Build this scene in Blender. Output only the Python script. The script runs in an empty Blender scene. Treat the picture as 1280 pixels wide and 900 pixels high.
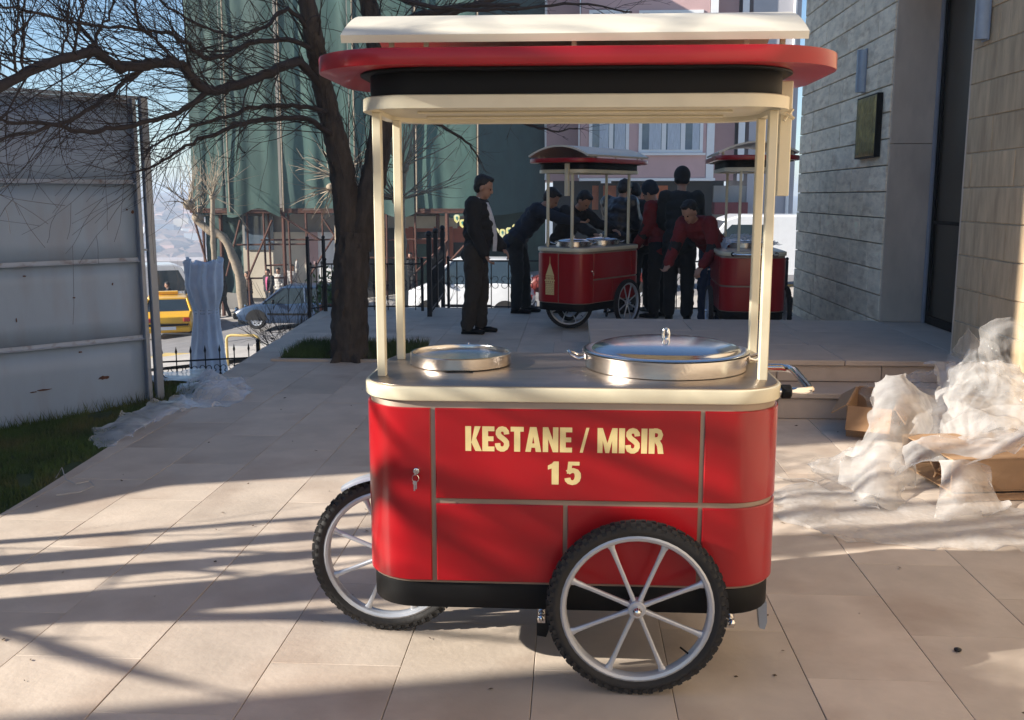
import bpy, math, random
from mathutils import Vector, Matrix, noise
R = math.radians
random.seed(7)
scn = bpy.context.scene
COL = scn.collection

# ------------------------------------------------------------ camera, world, sun
CX, CY, FPX, EYE = 640.0, 450.0, 1244.0, 1.5
PITCH, YAW = math.atan(205/FPX), R(3.5)
cam_d = bpy.data.cameras.new('camera'); cam = bpy.data.objects.new('camera', cam_d); COL.objects.link(cam)
cam.location = (0, 0, EYE); cam.rotation_euler = (R(90)-PITCH, 0, YAW)
cam_d.sensor_width = 36; cam_d.lens = 36*FPX/1280; cam_d.clip_end = 6000; cam_d.clip_start = .05
scn.camera = cam
w = bpy.data.worlds.new('World'); scn.world = w; w.use_nodes = True
wn = w.node_tree; wn.nodes.clear()
SUN_EL, SUN_AZ = R(25), R(17)      # light travels along (cos az, sin az)
sky = wn.nodes.new('ShaderNodeTexSky'); sky.sky_type = 'NISHITA'; sky.sun_disc = False
sky.sun_elevation = SUN_EL; sky.sun_rotation = R(253); sky.air_density = 1.0; sky.dust_density = .0; sky.ozone_density = 4.0
bg = wn.nodes.new('ShaderNodeBackground'); bg.inputs[1].default_value = .075
wo = wn.nodes.new('ShaderNodeOutputWorld')
wn.links.new(sky.outputs[0], bg.inputs[0]); wn.links.new(bg.outputs[0], wo.inputs[0])
sd = bpy.data.lights.new('sun', 'SUN'); sd.energy = 5.0; sd.angle = R(.5); sd.color = (1, .93, .82)
sun = bpy.data.objects.new('sun', sd); COL.objects.link(sun)
lv = Vector((math.cos(SUN_AZ)*math.cos(SUN_EL), math.sin(SUN_AZ)*math.cos(SUN_EL), -math.sin(SUN_EL)))
sun.rotation_euler = lv.to_track_quat('-Z', 'Y').to_euler()
scn.view_settings.view_transform = 'Standard'; scn.view_settings.look = 'None'
scn.view_settings.exposure = 1.15; scn.view_settings.gamma = 1
scn.cycles.max_bounces = 6; scn.cycles.transparent_max_bounces = 12

def ray(px, py):
    a = (px-CX)/FPX; b = -(py-CY)/FPX
    Y = math.cos(PITCH)+b*math.sin(PITCH); Z = -math.sin(PITCH)+b*math.cos(PITCH)
    c, s = math.cos(YAW), math.sin(YAW)
    return Vector((a*c-Y*s, a*s+Y*c, Z))
def D(px, py, Y):                    # a picture measure at depth Y -> metres
    r = ray(px, py); t = Y/r.y
    return Vector((r.x*t, Y, EYE+r.z*t))
def G(px, py, z=0):
    r = ray(px, py); t = (z-EYE)/r.z
    return Vector((r.x*t, r.y*t, z))

# ------------------------------------------------------------ materials
MATS = {}
def mat(name, col, rough=.6, metal=0, var=.12, scale=6, bump=0, bscale=None, rnd=0, coat=0, spec=.5,
        stretch=None, col2=None, trans=0, alpha=1, detail=6, coords='Object', thr=None, dirt=0, dirtcol=(.05,.03,.02), dscale=3):
    if name in MATS: return MATS[name]
    m = bpy.data.materials.new(name); m.use_nodes = True; nt = m.node_tree; N = nt.nodes; L = nt.links
    b = N['Principled BSDF']
    tc = N.new('ShaderNodeTexCoord'); mp = N.new('ShaderNodeMapping'); L.new(tc.outputs[coords], mp.inputs[0])
    if stretch: mp.inputs['Scale'].default_value = stretch
    oi = N.new('ShaderNodeObjectInfo')
    if rnd:
        ad = N.new('ShaderNodeVectorMath'); ad.operation = 'ADD'; ml = N.new('ShaderNodeMath'); ml.operation = 'MULTIPLY'
        ml.inputs[1].default_value = 37; L.new(oi.outputs['Random'], ml.inputs[0]); L.new(mp.outputs[0], ad.inputs[0]); L.new(ml.outputs[0], ad.inputs[1])
        vec = ad.outputs[0]
    else: vec = mp.outputs[0]
    nz = N.new('ShaderNodeTexNoise'); nz.inputs['Scale'].default_value = scale; nz.inputs['Detail'].default_value = detail
    nz.inputs['Roughness'].default_value = .6; L.new(vec, nz.inputs['Vector'])
    cr = N.new('ShaderNodeValToRGB')
    c2 = col2 or tuple(c*(1+var) for c in col); c1 = tuple(c*(1-var) for c in col) if not col2 else col
    cr.color_ramp.elements[0].color = (*c1, 1); cr.color_ramp.elements[1].color = (*c2, 1)
    lo, hi = thr or (.3, .7)
    cr.color_ramp.elements[0].position = lo; cr.color_ramp.elements[1].position = hi
    L.new(nz.outputs['Fac'], cr.inputs[0]); out = cr.outputs[0]
    if dirt:
        n2 = N.new('ShaderNodeTexNoise'); n2.inputs['Scale'].default_value = dscale; n2.inputs['Detail'].default_value = 8; L.new(vec, n2.inputs['Vector'])
        r2 = N.new('ShaderNodeMapRange'); r2.inputs[1].default_value = .5; r2.inputs[2].default_value = .72; r2.inputs[4].default_value = dirt
        L.new(n2.outputs['Fac'], r2.inputs[0]); mx = N.new('ShaderNodeMix'); mx.data_type = 'RGBA'
        L.new(r2.outputs[0], mx.inputs[0]); L.new(out, mx.inputs[6]); mx.inputs[7].default_value = (*dirtcol, 1); out = mx.outputs[2]
    if rnd:
        hs = N.new('ShaderNodeHueSaturation'); mr = N.new('ShaderNodeMapRange'); mr.inputs[3].default_value = 1-rnd; mr.inputs[4].default_value = 1+rnd
        L.new(oi.outputs['Random'], mr.inputs[0]); L.new(mr.outputs[0], hs.inputs['Value']); L.new(out, hs.inputs['Color']); out = hs.outputs[0]
    L.new(out, b.inputs['Base Color'])
    b.inputs['Roughness'].default_value = rough; b.inputs['Metallic'].default_value = metal
    b.inputs['Coat Weight'].default_value = coat; b.inputs['Coat Roughness'].default_value = .08
    b.inputs['Specular IOR Level'].default_value = spec
    b.inputs['Transmission Weight'].default_value = trans; b.inputs['Alpha'].default_value = alpha
    if rough > .1:
        rr = N.new('ShaderNodeMapRange'); rr.inputs[3].default_value = max(0, rough-.08); rr.inputs[4].default_value = min(1, rough+.08)
        L.new(nz.outputs['Fac'], rr.inputs[0]); L.new(rr.outputs[0], b.inputs['Roughness'])
    if bump:
        bn = N.new('ShaderNodeTexNoise'); bn.inputs['Scale'].default_value = bscale or scale*6; bn.inputs['Detail'].default_value = 6; L.new(vec, bn.inputs['Vector'])
        bp = N.new('ShaderNodeBump'); bp.inputs['Strength'].default_value = min(1, bump); bp.inputs['Distance'].default_value = .01
        L.new(bn.outputs['Fac'], bp.inputs['Height']); L.new(bp.outputs[0], b.inputs['Normal'])
    MATS[name] = m
    return m
def film(name, col, opacity, rough=.25, glow=.35, bump=.6, bscale=30):
    m = bpy.data.materials.new(name); m.use_nodes = True; nt = m.node_tree; N = nt.nodes; L = nt.links
    out = N['Material Output']; b = N['Principled BSDF']
    b.inputs['Base Color'].default_value = (*col, 1); b.inputs['Roughness'].default_value = rough; b.inputs['Specular IOR Level'].default_value = .6
    tr = N.new('ShaderNodeBsdfTransparent'); tl = N.new('ShaderNodeBsdfTranslucent'); tl.inputs[0].default_value = (*col, 1)
    m1 = N.new('ShaderNodeMixShader'); m1.inputs[0].default_value = glow; L.new(b.outputs[0], m1.inputs[1]); L.new(tl.outputs[0], m1.inputs[2])
    m2 = N.new('ShaderNodeMixShader'); L.new(tr.outputs[0], m2.inputs[1]); L.new(m1.outputs[0], m2.inputs[2]); L.new(m2.outputs[0], out.inputs[0])
    nz = N.new('ShaderNodeTexNoise'); nz.inputs['Scale'].default_value = 5; nz.inputs['Detail'].default_value = 8
    tc = N.new('ShaderNodeTexCoord'); L.new(tc.outputs['Object'], nz.inputs['Vector'])
    mr = N.new('ShaderNodeMapRange'); mr.inputs[1].default_value = .35; mr.inputs[2].default_value = .65; mr.inputs[3].default_value = opacity-.18; mr.inputs[4].default_value = min(1, opacity+.15)
    L.new(nz.outputs['Fac'], mr.inputs[0])
    lw = N.new('ShaderNodeLayerWeight'); lw.inputs[0].default_value = .35; am = N.new('ShaderNodeMath'); am.operation = 'MULTIPLY_ADD'; am.use_clamp = True
    L.new(lw.outputs['Facing'], am.inputs[0]); am.inputs[1].default_value = .55; L.new(mr.outputs[0], am.inputs[2]); L.new(am.outputs[0], m2.inputs[0])
    bn = N.new('ShaderNodeTexNoise'); bn.inputs['Scale'].default_value = bscale; bn.inputs['Detail'].default_value = 5; L.new(tc.outputs['Object'], bn.inputs['Vector'])
    bp = N.new('ShaderNodeBump'); bp.inputs['Strength'].default_value = bump; bp.inputs['Distance'].default_value = .02
    L.new(bn.outputs['Fac'], bp.inputs['Height']); L.new(bp.outputs[0], b.inputs['Normal']); L.new(bp.outputs[0], tl.inputs['Normal'])
    return m

M_red = mat('red_paint', (.31, .003, .007), .34, var=.06, scale=3, coat=.30, spec=.35, bump=.22, bscale=5, dirt=.04, dscale=7, dirtcol=(.22, .07, .06))
M_redroof = mat('roof_red_paint', (.30, .008, .013), .35, var=.08, scale=3, coat=.25, spec=.3)
M_cream = mat('cream_paint', (.66, .60, .44), .42, var=.05, scale=5, coat=.15, bump=.03, bscale=90, dirt=.12, dscale=9, dirtcol=(.3,.26,.18))
M_cap = mat('cap_cream_paint', (.64, .60, .50), .45, var=.04, scale=4, coat=.1, dirt=.1, dscale=7, dirtcol=(.35,.3,.24))
M_trim = mat('trim_metal', (.30, .23, .18), .45, metal=.35, var=.1, scale=8)
M_black = mat('black_paint', (.0035, .0033, .0035), .55, var=.2, scale=8, spec=.2)
M_steel = mat('brushed_steel', (.56, .54, .52), .24, metal=1, var=.05, scale=3, bump=.06, bscale=60, stretch=(1, 14, 1))
M_top = mat('worn_steel_top', (.36, .29, .24), .36, metal=1, var=.14, scale=3, bump=.10, bscale=30, stretch=(1, 5, 1), dirt=.25, dscale=4, dirtcol=(.2,.17,.15))
M_chrome = mat('chrome', (.72, .70, .68), .1, metal=1, var=.03)
M_alu = mat('painted_alloy', (.50, .52, .56), .38, metal=.4, var=.06, scale=8, coat=.2)
M_rubber = mat('rubber', (.018, .017, .017), .75, var=.25, scale=14, bump=.2, bscale=80)
M_gold = mat('gold_lettering', (.70, .56, .26), .5, var=.06, scale=20)
M_tile = mat('travertine_tile', (.53, .445, .365), .6, var=.13, scale=3.2, bump=.16, bscale=40, rnd=.09, dirt=.7, dscale=2.4, dirtcol=(.38,.29,.225), detail=9)
M_grout = mat('grout', (.26, .21, .175), .9, scale=20, bump=.3)
M_slab = mat('slab_stone', (.46, .37, .30), .65, var=.10, scale=4, bump=.15, bscale=50, rnd=.05, dirt=.25, dscale=6, dirtcol=(.28,.21,.17), detail=9)
M_block = mat('grey_stone_block', (.86, .72, .54), .8, var=.2, scale=4, bump=.9, bscale=28, rnd=.10, stretch=(1, 1, 3), dirt=.75, dscale=5, dirtcol=(.54,.40,.27), detail=10)
M_blockw = mat('warm_stone_block', (.52, .38, .235), .8, var=.22, scale=5, bump=.5, bscale=30, rnd=.07, stretch=(1, 2.5, .5), dirt=.45, dscale=6, dirtcol=(.32,.20,.115), detail=10)
M_mortar = mat('pale_mortar', (.56, .46, .34), .9, scale=20, bump=.3)
M_joint = mat('dark_joint', (.10, .09, .08), .9, scale=20, bump=.3)
M_marble = mat('door_surround_stone', (.58, .46, .36), .6, var=.15, scale=3, bump=.1, stretch=(1, 1, .4), dirt=.3, dscale=4, dirtcol=(.24,.18,.15))
M_board = mat('hoarding_steel', (.25, .34, .48), .5, var=.08, scale=2.2, bump=.15, bscale=12, rnd=.04, metal=.0, dirt=.25, dscale=6, dirtcol=(.20,.16,.15), stretch=(1, 1, .25))
M_frame = mat('galvanised_frame', (.27, .31, .38), .45, metal=.3, var=.1, scale=9, dirt=.3, dscale=9, dirtcol=(.14,.09,.06))
M_rust = mat('rusty_steel', (.085, .032, .020), .85, var=.35, scale=14, bump=.4)
M_bark = mat('bark', (.050, .040, .034), .95, var=.45, scale=16, bump=1, bscale=30, stretch=(1, 1, .3))
M_twig = mat('twig_bark', (.034, .026, .025), .85, var=.3, scale=10)
M_pale = mat('pale_bark', (.25, .20, .145), .85, var=.25, scale=12, bump=.3)
M_iron = mat('wrought_iron', (.014, .014, .017), .5, var=.2, scale=10, spec=.4)
M_asph = mat('asphalt', (.20, .19, .19), .9, var=.15, scale=2, bump=.3, bscale=50, dirt=.3, dscale=.6, dirtcol=(.12,.11,.11))
M_soil = mat('soil', (.13, .115, .09), .95, var=.3, scale=1.2, bump=.3)
M_pave = mat('pale_concrete', (.40, .37, .34), .85, var=.12, scale=1.5, bump=.2, dirt=.3, dscale=2, dirtcol=(.25,.22,.2))
M_kerb = mat('kerb_stone', (.42, .40, .37), .85, var=.1, scale=3)
M_kerby = mat('yellow_kerb_paint', (.55, .40, .15), .8, var=.15, scale=3)
M_yel = mat('yellow_paint', (.80, .42, .01), .35, var=.05, coat=.4)
M_blue = mat('blue_car_paint', (.020, .046, .10), .35, var=.05, coat=.3)
M_white = mat('white_car_paint', (.70, .71, .73), .35, var=.04, coat=.5)
M_carred = mat('red_car_paint', (.16, .02, .015), .4, var=.05, coat=.4)
M_glass = mat('car_glass', (.03, .045, .055), .08, var=.1, spec=.9)
M_dark = mat('dark_void', (.014, .012, .011), .6, var=.3)
M_win = mat('window_glass', (.10, .14, .19), .12, var=.3, scale=2, spec=.9)
M_wframe = mat('white_window_frame', (.80, .80, .80), .5, var=.03)
M_curtain = mat('curtain', (.50, .55, .62), .8, var=.25, scale=9, stretch=(6, 1, .3))
M_pink = mat('pink_render', (.56, .37, .36), .85, var=.06, scale=1.2, bump=.2, dirt=.2, dscale=1.5, dirtcol=(.42,.27,.27))
M_grey = mat('grey_render', (.42, .41, .44), .85, var=.08, scale=1, bump=.2)
M_cement = mat('cement_wall', (.30, .29, .28), .9, var=.15, scale=1, bump=.2)
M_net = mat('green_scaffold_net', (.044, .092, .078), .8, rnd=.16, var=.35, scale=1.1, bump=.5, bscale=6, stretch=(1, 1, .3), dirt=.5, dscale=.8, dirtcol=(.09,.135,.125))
M_netshade = mat('shaded_green_net', (.028, .06, .058), .85, var=.2, scale=1.5, bump=.3, bscale=6)  # darker copy of the net green, side shade put into the colour
M_skin = mat('skin', (.40, .22, .15), .55, var=.08, scale=10)
M_hair = mat('hair', (.012, .010, .009), .6, var=.3, scale=30, bump=.4)
M_eye = mat('eye', (.03, .02, .015), .2)
M_card = mat('cardboard', (.34, .205, .11), .85, var=.1, scale=6, bump=.2, stretch=(1, 8, 1))
M_cardd = mat('cardboard_inside', (.30, .17, .085), .9, var=.15, scale=6, bump=.2)
F_pile = film('milky_plastic', (.63, .61, .59), .36, .12, .30, .15, 18)
F_clear = film('clear_plastic', (.62, .61, .60), .10, .08, .25, .15, 16)
F_flat = film('flat_foam_sheet', (.66, .63, .60), .34, .35, .3, .3, 50)
F_blue = film('bluish_plastic', (.76, .80, .88), .22, .12, .25, .12, 14)
F_wrap = film('statue_wrap', (.72, .76, .84), .98, .5, .08, .3, 12)

# ------------------------------------------------------------ mesh helpers
class MB:
    def __init__(s): s.v = []; s.f = []; s.mi = []
    def add(s, vs, fs, mi=0):
        o = len(s.v); s.v += [tuple(v) for v in vs]; s.f += [tuple(i+o for i in f) for f in fs]; s.mi += [mi]*len(fs); return s
    def box(s, x0, y0, z0, x1, y1, z1, M=None, mi=0):
        vs = [Vector(p) for p in ((x0,y0,z0),(x1,y0,z0),(x1,y1,z0),(x0,y1,z0),(x0,y0,z1),(x1,y0,z1),(x1,y1,z1),(x0,y1,z1))]
        if M: vs = [M @ v for v in vs]
        return s.add(vs, [(0,3,2,1),(4,5,6,7),(0,1,5,4),(1,2,6,5),(2,3,7,6),(3,0,4,7)], mi)
    def bbox(s, x0, y0, z0, x1, y1, z1, b, M=None, mi=0):     # box with chamfered edges on the Z-rings
        rings = []
        for z, i in ((z0, b), (z0+b, 0), (z1-b, 0), (z1, b)):
            rings.append([(x0+i, y0+b+i*.0, z), (x0+b, y0+i, z), (x1-b, y0+i, z), (x1-i, y0+b, z), (x1-i, y1-b, z), (x1-b, y1-i, z), (x0+b, y1-i, z), (x0+i, y1-b, z)])
        if M: rings = [[M @ Vector(p) for p in r] for r in rings]
        return s.loft(rings, mi=mi)
    def loft(s, rings, cap0=True, cap1=True, closed=True, mi=0):
        n = len(rings[0]); vs = [p for r in rings for p in r]; fs = []
        for k in range(len(rings)-1):
            for i in range(n if closed else n-1):
                j = (i+1) % n; fs.append((k*n+i, k*n+j, (k+1)*n+j, (k+1)*n+i))
        if cap0: fs.append(tuple(range(n-1, -1, -1)))
        if cap1: fs.append(tuple((len(rings)-1)*n+i for i in range(n)))
        return s.add(vs, fs, mi)
    def tube(s, pts, r, n=8, mi=0, caps=True, sq=None):
        pts = [Vector(p) for p in pts]; m = len(pts)
        rs = r if isinstance(r, (list, tuple)) else [r]*m
        up = None; rings = []
        for i, p in enumerate(pts):
            t = (pts[min(i+1, m-1)]-pts[max(i-1, 0)])
            if t.length < 1e-9: t = Vector((0, 0, 1))
            t.normalize()
            if up is None: up = t.orthogonal().normalized()
            up = (up - t*up.dot(t))
            if up.length < 1e-6: up = t.orthogonal()
            up.normalize(); sd_ = t.cross(up)
            rings.append([p + up*(math.cos(2*math.pi*k/n)*rs[i]) + sd_*(math.sin(2*math.pi*k/n)*rs[i]) for k in range(n)])
        return s.loft(rings, caps, caps, mi=mi)
    def lathe(s, prof, n=24, M=None, mi=0, cap=True):
        rings = [[(r*math.cos(2*math.pi*k/n), r*math.sin(2*math.pi*k/n), z) for k in range(n)] for r, z in prof]
        if M: rings = [[M @ Vector(p) for p in r] for r in rings]
        return s.loft(rings, cap, cap, mi=mi)
    def ell(s, c, rad, M=None, n=12, m=8, mi=0):
        Mx = Matrix.Translation(Vector(c)) @ (M.to_4x4() if M else Matrix.Identity(4))
        prof = [(max(1e-4, math.sin(math.pi*i/m)), -math.cos(math.pi*i/m)) for i in range(m+1)]
        rings = [[Mx @ Vector((r*math.cos(2*math.pi*k/n)*rad[0], r*math.sin(2*math.pi*k/n)*rad[1], z*rad[2])) for k in range(n)] for r, z in prof]
        return s.loft(rings, mi=mi)
    def prism(s, poly, M, d, mi=0):              # poly in local xy, extruded by d along local z
        a = [M @ Vector((x, y, 0)) for x, y in poly]; b = [M @ Vector((x, y, d)) for x, y in poly]
        return s.loft([a, b], mi=mi)
    def build(s, name, m, parent=None, smooth=35, loc=None):
        me = bpy.data.meshes.new(name); me.from_pydata(s.v, [], s.f)
        for x in (m if isinstance(m, (list, tuple)) else [m]): me.materials.append(x)
        if isinstance(m, (list, tuple)): me.polygons.foreach_set('material_index', s.mi)
        me.validate(); me.update()
        if smooth:
            me.shade_smooth(); me.set_sharp_from_angle(angle=R(smooth))
        o = bpy.data.objects.new(name, me); COL.objects.link(o)
        if parent: o.parent = parent
        if loc: o.location = loc
        return o
def tag(o, label=None, cat=None, group=None, kind=None):
    if label: o['label'] = label
    if cat: o['category'] = cat
    if group: o['group'] = group
    if kind: o['kind'] = kind
    return o
def empty(name, loc=(0,0,0), rz=0, **k):
    o = bpy.data.objects.new(name, None); COL.objects.link(o); o.location = loc; o.rotation_euler = (0, 0, rz); o.empty_display_size = .1
    return tag(o, **k)
def kids(o): return [c for c in COL.objects if c.parent == o]
def copy_tree(o, parent=None):
    ch = kids(o)
    c = o.copy(); COL.objects.link(c)
    if parent: c.parent = parent
    for k in ch: copy_tree(k, c)
    return c
def rrect(hx, hy, r, n=8):
    P = []
    for cx, cy, a0 in ((hx-r, hy-r, 0), (-hx+r, hy-r, 90), (-hx+r, -hy+r, 180), (hx-r, -hy+r, 270)):
        for i in range(n+1):
            a = R(a0+90*i/n); P.append((cx+r*math.cos(a), cy+r*math.sin(a)))
    return P
def slab(mb, hx, hy, r, z0, z1, b=.004, n=8, mi=0):
    rings = []
    for z, i in ((z0, b), (z0+b*.3, b*.3), (z0+b, 0), (z1-b, 0), (z1-b*.3, b*.3), (z1, b)):
        rings.append([(x, y, z) for x, y in rrect(hx-i, hy-i, r-i*.5, n)])
    return mb.loft(rings, mi=mi)
def ROT(ax, a): return Matrix.Rotation(a, 4, ax)
T = Matrix.Translation

# ------------------------------------------------------------ the snack cart
HX, HY, HR = .636, .33, .16
def perim(s, off=0.0):
    L1, L2, A = 2*(HX-HR), 2*(HY-HR), math.pi/2*HR
    P = 2*(L1+L2)+4*A; s = (s+L1/2) % P
    segs = ((L1, (-HX+HR, -HY), (1, 0)), (A, (HX-HR, -HY+HR), -90), (L2, (HX, -HY+HR), (0, 1)), (A, (HX-HR, HY-HR), 0),
            (L1, (HX-HR, HY), (-1, 0)), (A, (-HX+HR, HY-HR), 90), (L2, (-HX, HY-HR), (0, -1)), (A, (-HX+HR, -HY+HR), 180))
    for ln, p, d in segs:
        if s <= ln+1e-9:
            if isinstance(d, tuple): return (p[0]+d[0]*s+d[1]*off, p[1]+d[1]*s-d[0]*off)
            a = R(d)+s/HR; return (p[0]+math.cos(a)*(HR+off), p[1]+math.sin(a)*(HR+off))
        s -= ln
    return (0, 0)
def wrap_panel(s0, s1, z0, z1, name, m, parent, th=.009, b=.003):
    n = max(2, int((s1-s0)/.02)); ss = [s0+(s1-s0)*i/n for i in range(n+1)]
    sb = [s0+b]+ss[1:-1]+[s1-b]
    mb = MB(); rings = []
    for s_, (sa, zz0, zz1, off) in ((0, (ss, z0, z1, -.004)), (0, (ss, z0, z1, th-b)), (0, (sb, z0+b, z1-b, th))):
        lo = [(*perim(s, off), zz0) for s in sa]; hi = [(*perim(s, off), zz1) for s in reversed(sa)]
        rings.append(lo+hi)
    k = len(rings[0]); half = k//2
    vs = [p for r in rings for p in r]; fs = []
    for q in range(2):
        for i in range(k):
            j = (i+1) % k; fs.append((q*k+i, q*k+j, (q+1)*k+j, (q+1)*k+i))
    for i in range(half-1): fs.append((2*k+i, 2*k+i+1, 2*k+k-2-i, 2*k+k-1-i))
    mb.add(vs, fs)
    return mb.build(name, m, parent, smooth=30)
def make_wheel(r=.274, side=-1):
    e = MB(); Mw = ROT('X', R(90))
    ty = MB(); prof = []
    w_, ro, ri = .025, r-.006, r-.046
    for i in range(11):
        a = R(-20+220*i/10); prof.append((ri+.021+.021*math.sin(a) if 0 else ri+(ro-ri)*.5+(ro-ri)*.5*math.sin(a), w_*math.cos(a)))
    prof.append((ri, -.014)); prof.append((ri, .014))
    ringsN = 48; rings = []
    for k in range(ringsN):
        a = 2*math.pi*k/ringsN; rings.append([(pr*math.cos(a), pz, pr*math.sin(a)) for pr, pz in prof])
    rings.append(rings[0]); ty.loft(rings, False, False)
    for k in range(54):
        a = 2*math.pi*(k+.5)/54
        for (yy, ww, ph, rr) in ((0, .006, 0, r-.009), (.014, .005, .5, r-.012), (-.014, .005, .5, r-.012), (.0225, .004, 0, r-.02), (-.0225, .004, 0, r-.02)):
            aa = a+ph*2*math.pi/54
            M = ROT('Y', -aa) @ T((rr, yy, 0))
            ty.box(-.002, -ww, -.007, .0095, ww, .007, M)
    rim = MB(); pr = [(r-.043, -.017), (r-.043, .017), (r-.049, .020), (r-.058, .017), (r-.062, .010), (r-.062, -.010), (r-.058, -.017), (r-.049, -.020)]
    rings = []
    for k in range(ringsN):
        a = 2*math.pi*k/ringsN; rings.append([(p*math.cos(a), z, p*math.sin(a)) for p, z in pr])
    rings.append(rings[0]); rim.loft(rings, False, False)
    sps = []
    for k in range(8):
        sp = MB(); a = R(22.5+45*k); M = ROT('Y', -a); rings = []
        for d, hw, hd in ((.018, .0075, .011), (.06, .0062, .008), (.15, .0062, .007), (r-.075, .008, .008), (r-.058, .014, .009)):
            rings.append([M @ Vector((d, y*hd, z*hw)) for y, z in ((-.6, -1), (.6, -1), (1, -.5), (1, .5), (.6, 1), (-.6, 1), (-1, .5), (-1, -.5))])
        sp.loft(rings); sps.append(sp)
    hub = MB(); hub.lathe([(.024, -.022), (.027, -.018), (.027, .018), (.024, .022)], 20, Mw)
    cap = MB(); cap.lathe([(.014, -.03), (.014, .03), (.0125, .033), (.009, .040), (.004, .043)] if 0 else [(.004, -.047), (.010, -.044), (.013, -.037), (.014, -.03), (.014, .03), (.013, .037), (.010, .044), (.004, .047)], 16, Mw)
    val = MB(); av = R(-42); val.tube([((r-.05)*math.cos(av), 0, (r-.05)*math.sin(av)), ((r-.095)*math.cos(av), -.008, (r-.095)*math.sin(av))], .0032, 6)
    def place(parent, loc):
        t = ty.build('tyre', M_rubber, parent, 40) if not place.m else None
        if place.m:
            out = []
            for nm, me in place.m:
                o = bpy.data.objects.new(nm, me); COL.objects.link(o); o.parent = parent; out.append(o)
        else:
            rm = rim.build('rim', M_alu, parent); hb = hub.build('hub', M_alu, parent); cp = cap.build('axle_cap', M_chrome, parent); vv = val.build('valve', M_black, parent)
            out = [t, rm, hb, cp, vv]
            for sp in sps: out.append(sp.build('spoke', M_alu, parent))
            place.m = [(o.name.split('.')[0], o.data) for o in out]
        return out
    place.m = None
    return place
wheel_place = make_wheel()
def add_wheel(root, loc):
    we = empty('wheel', loc); we.parent = root
    wheel_place(we, loc)
    return we

def arc_poly(cx, cy, ro, ri, a0, a1, n=10, ex=1):
    o = [(cx+ex*ro*math.cos(R(a0+(a1-a0)*i/n)), cy+ro*math.sin(R(a0+(a1-a0)*i/n))) for i in range(n+1)]
    q = [(cx+(ex*ro-(ro-ri)*1.05)*math.cos(R(a1+(a0-a1)*i/n)), cy+ri*math.sin(R(a1+(a0-a1)*i/n))) for i in range(n+1)]
    return list(zip(o, reversed(q)))
GL = {  # glyphs as polygons, unit height; width first
 'K': (.66, [[(0,0),(.25,0),(.25,1),(0,1)], [(.25,.32),(.40,1),(.66,1),(.42,.42)], [(.25,.36),(.40,.66),(.70,0),(.43,0)]]),
 'E': (.52, [[(0,0),(.25,0),(.25,1),(0,1)], [(.25,0),(.52,0),(.52,.19),(.25,.19)], [(.25,.41),(.48,.41),(.48,.60),(.25,.60)], [(.25,.81),(.52,.81),(.52,1),(.25,1)]]),
 'T': (.56, [[(.15,0),(.41,0),(.41,.81),(.15,.81)], [(0,.81),(.56,.81),(.56,1),(0,1)]]),
 'A': (.68, [[(0,0),(.235,0),(.37,.80),(.20,1)], [(.445,0),(.68,0),(.48,1),(.31,.80)], [(.20,1),(.34,.70),(.48,1)], [(.18,.17),(.50,.17),(.47,.34),(.21,.34)]]),
 'N': (.66, [[(0,0),(.23,0),(.23,1),(0,1)], [(.43,0),(.66,0),(.66,1),(.43,1)], [(.23,1),(.23,.52),(.43,0),(.43,.48)]]),
 'M': (.84, [[(0,0),(.22,0),(.22,1),(0,1)], [(.62,0),(.84,0),(.84,1),(.62,1)], [(.22,1),(.22,.50),(.34,0),(.42,0),(.42,.40)], [(.62,1),(.62,.50),(.50,0),(.42,0),(.42,.40)]]),
 'I': (.25, [[(0,0),(.25,0),(.25,1),(0,1)]]),
 '/': (.42, [[(0,0),(.13,0),(.40,1),(.27,1)]]),
 '1': (.36, [[(.15,0),(.36,0),(.36,1),(.22,1),(.15,.9)], [(0,.66),(.15,.72),(.15,.9),(0,.84)]]),
}
def glyph_S():
    q = []
    pts = [(.47,.68,90),(.46,.80,90)]
    # spine of the S as a thick stroke
    sp = [(.455,.69),(.44,.80),(.37,.885),(.27,.91),(.17,.885),(.105,.81),(.10,.71),(.16,.615),(.27,.535),(.38,.455),(.45,.37),(.455,.26),(.41,.155),(.31,.095),(.22,.095),(.12,.145),(.08,.23),(.07,.33)]
    return .56, stroke(sp, .112)
def glyph_5():
    sp = [(.09,.53),(.18,.60),(.29,.625),(.40,.58),(.455,.48),(.465,.35),(.43,.20),(.35,.115),(.26,.09),(.16,.12),(.10,.20),(.08,.29)]
    return .56, [[(.06,.48),(.22,.50),(.25,.84),(.09,.84)], [(.09,.84),(.52,.84),(.52,1),(.11,1)]]+stroke(sp, .11)
def glyph_R():
    sp = [(.2,.92),(.34,.92),(.44,.88),(.49,.76),(.45,.63),(.36,.57),(.2,.56)]
    return .64, [[(0,0),(.25,0),(.25,1),(0,1)]]+stroke(sp, .10)+[[(.25,.46),(.47,.52),(.57,.36),(.63,0),(.39,0),(.35,.30)]]
def stroke(sp, w):
    out = []; P = [Vector(p) for p in sp]; nr = []
    for i in range(len(P)):
        t = (P[min(i+1, len(P)-1)]-P[max(i-1, 0)]).normalized(); nr.append(Vector((-t.y*w*1.05, t.x*w*.95)))
    for i in range(len(P)-1):
        out.append([tuple(P[i]-nr[i]), tuple(P[i+1]-nr[i+1]), tuple(P[i+1]+nr[i+1]), tuple(P[i]+nr[i])])
    return out
GL['1'] = (.40, [[(.14,0),(.40,0),(.40,1),(.22,1),(.14,.9)], [(0,.64),(.14,.70),(.14,.9),(0,.82)]])
GL['S'] = glyph_S(); GL['5'] = glyph_5(); GL['R'] = glyph_R()
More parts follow.
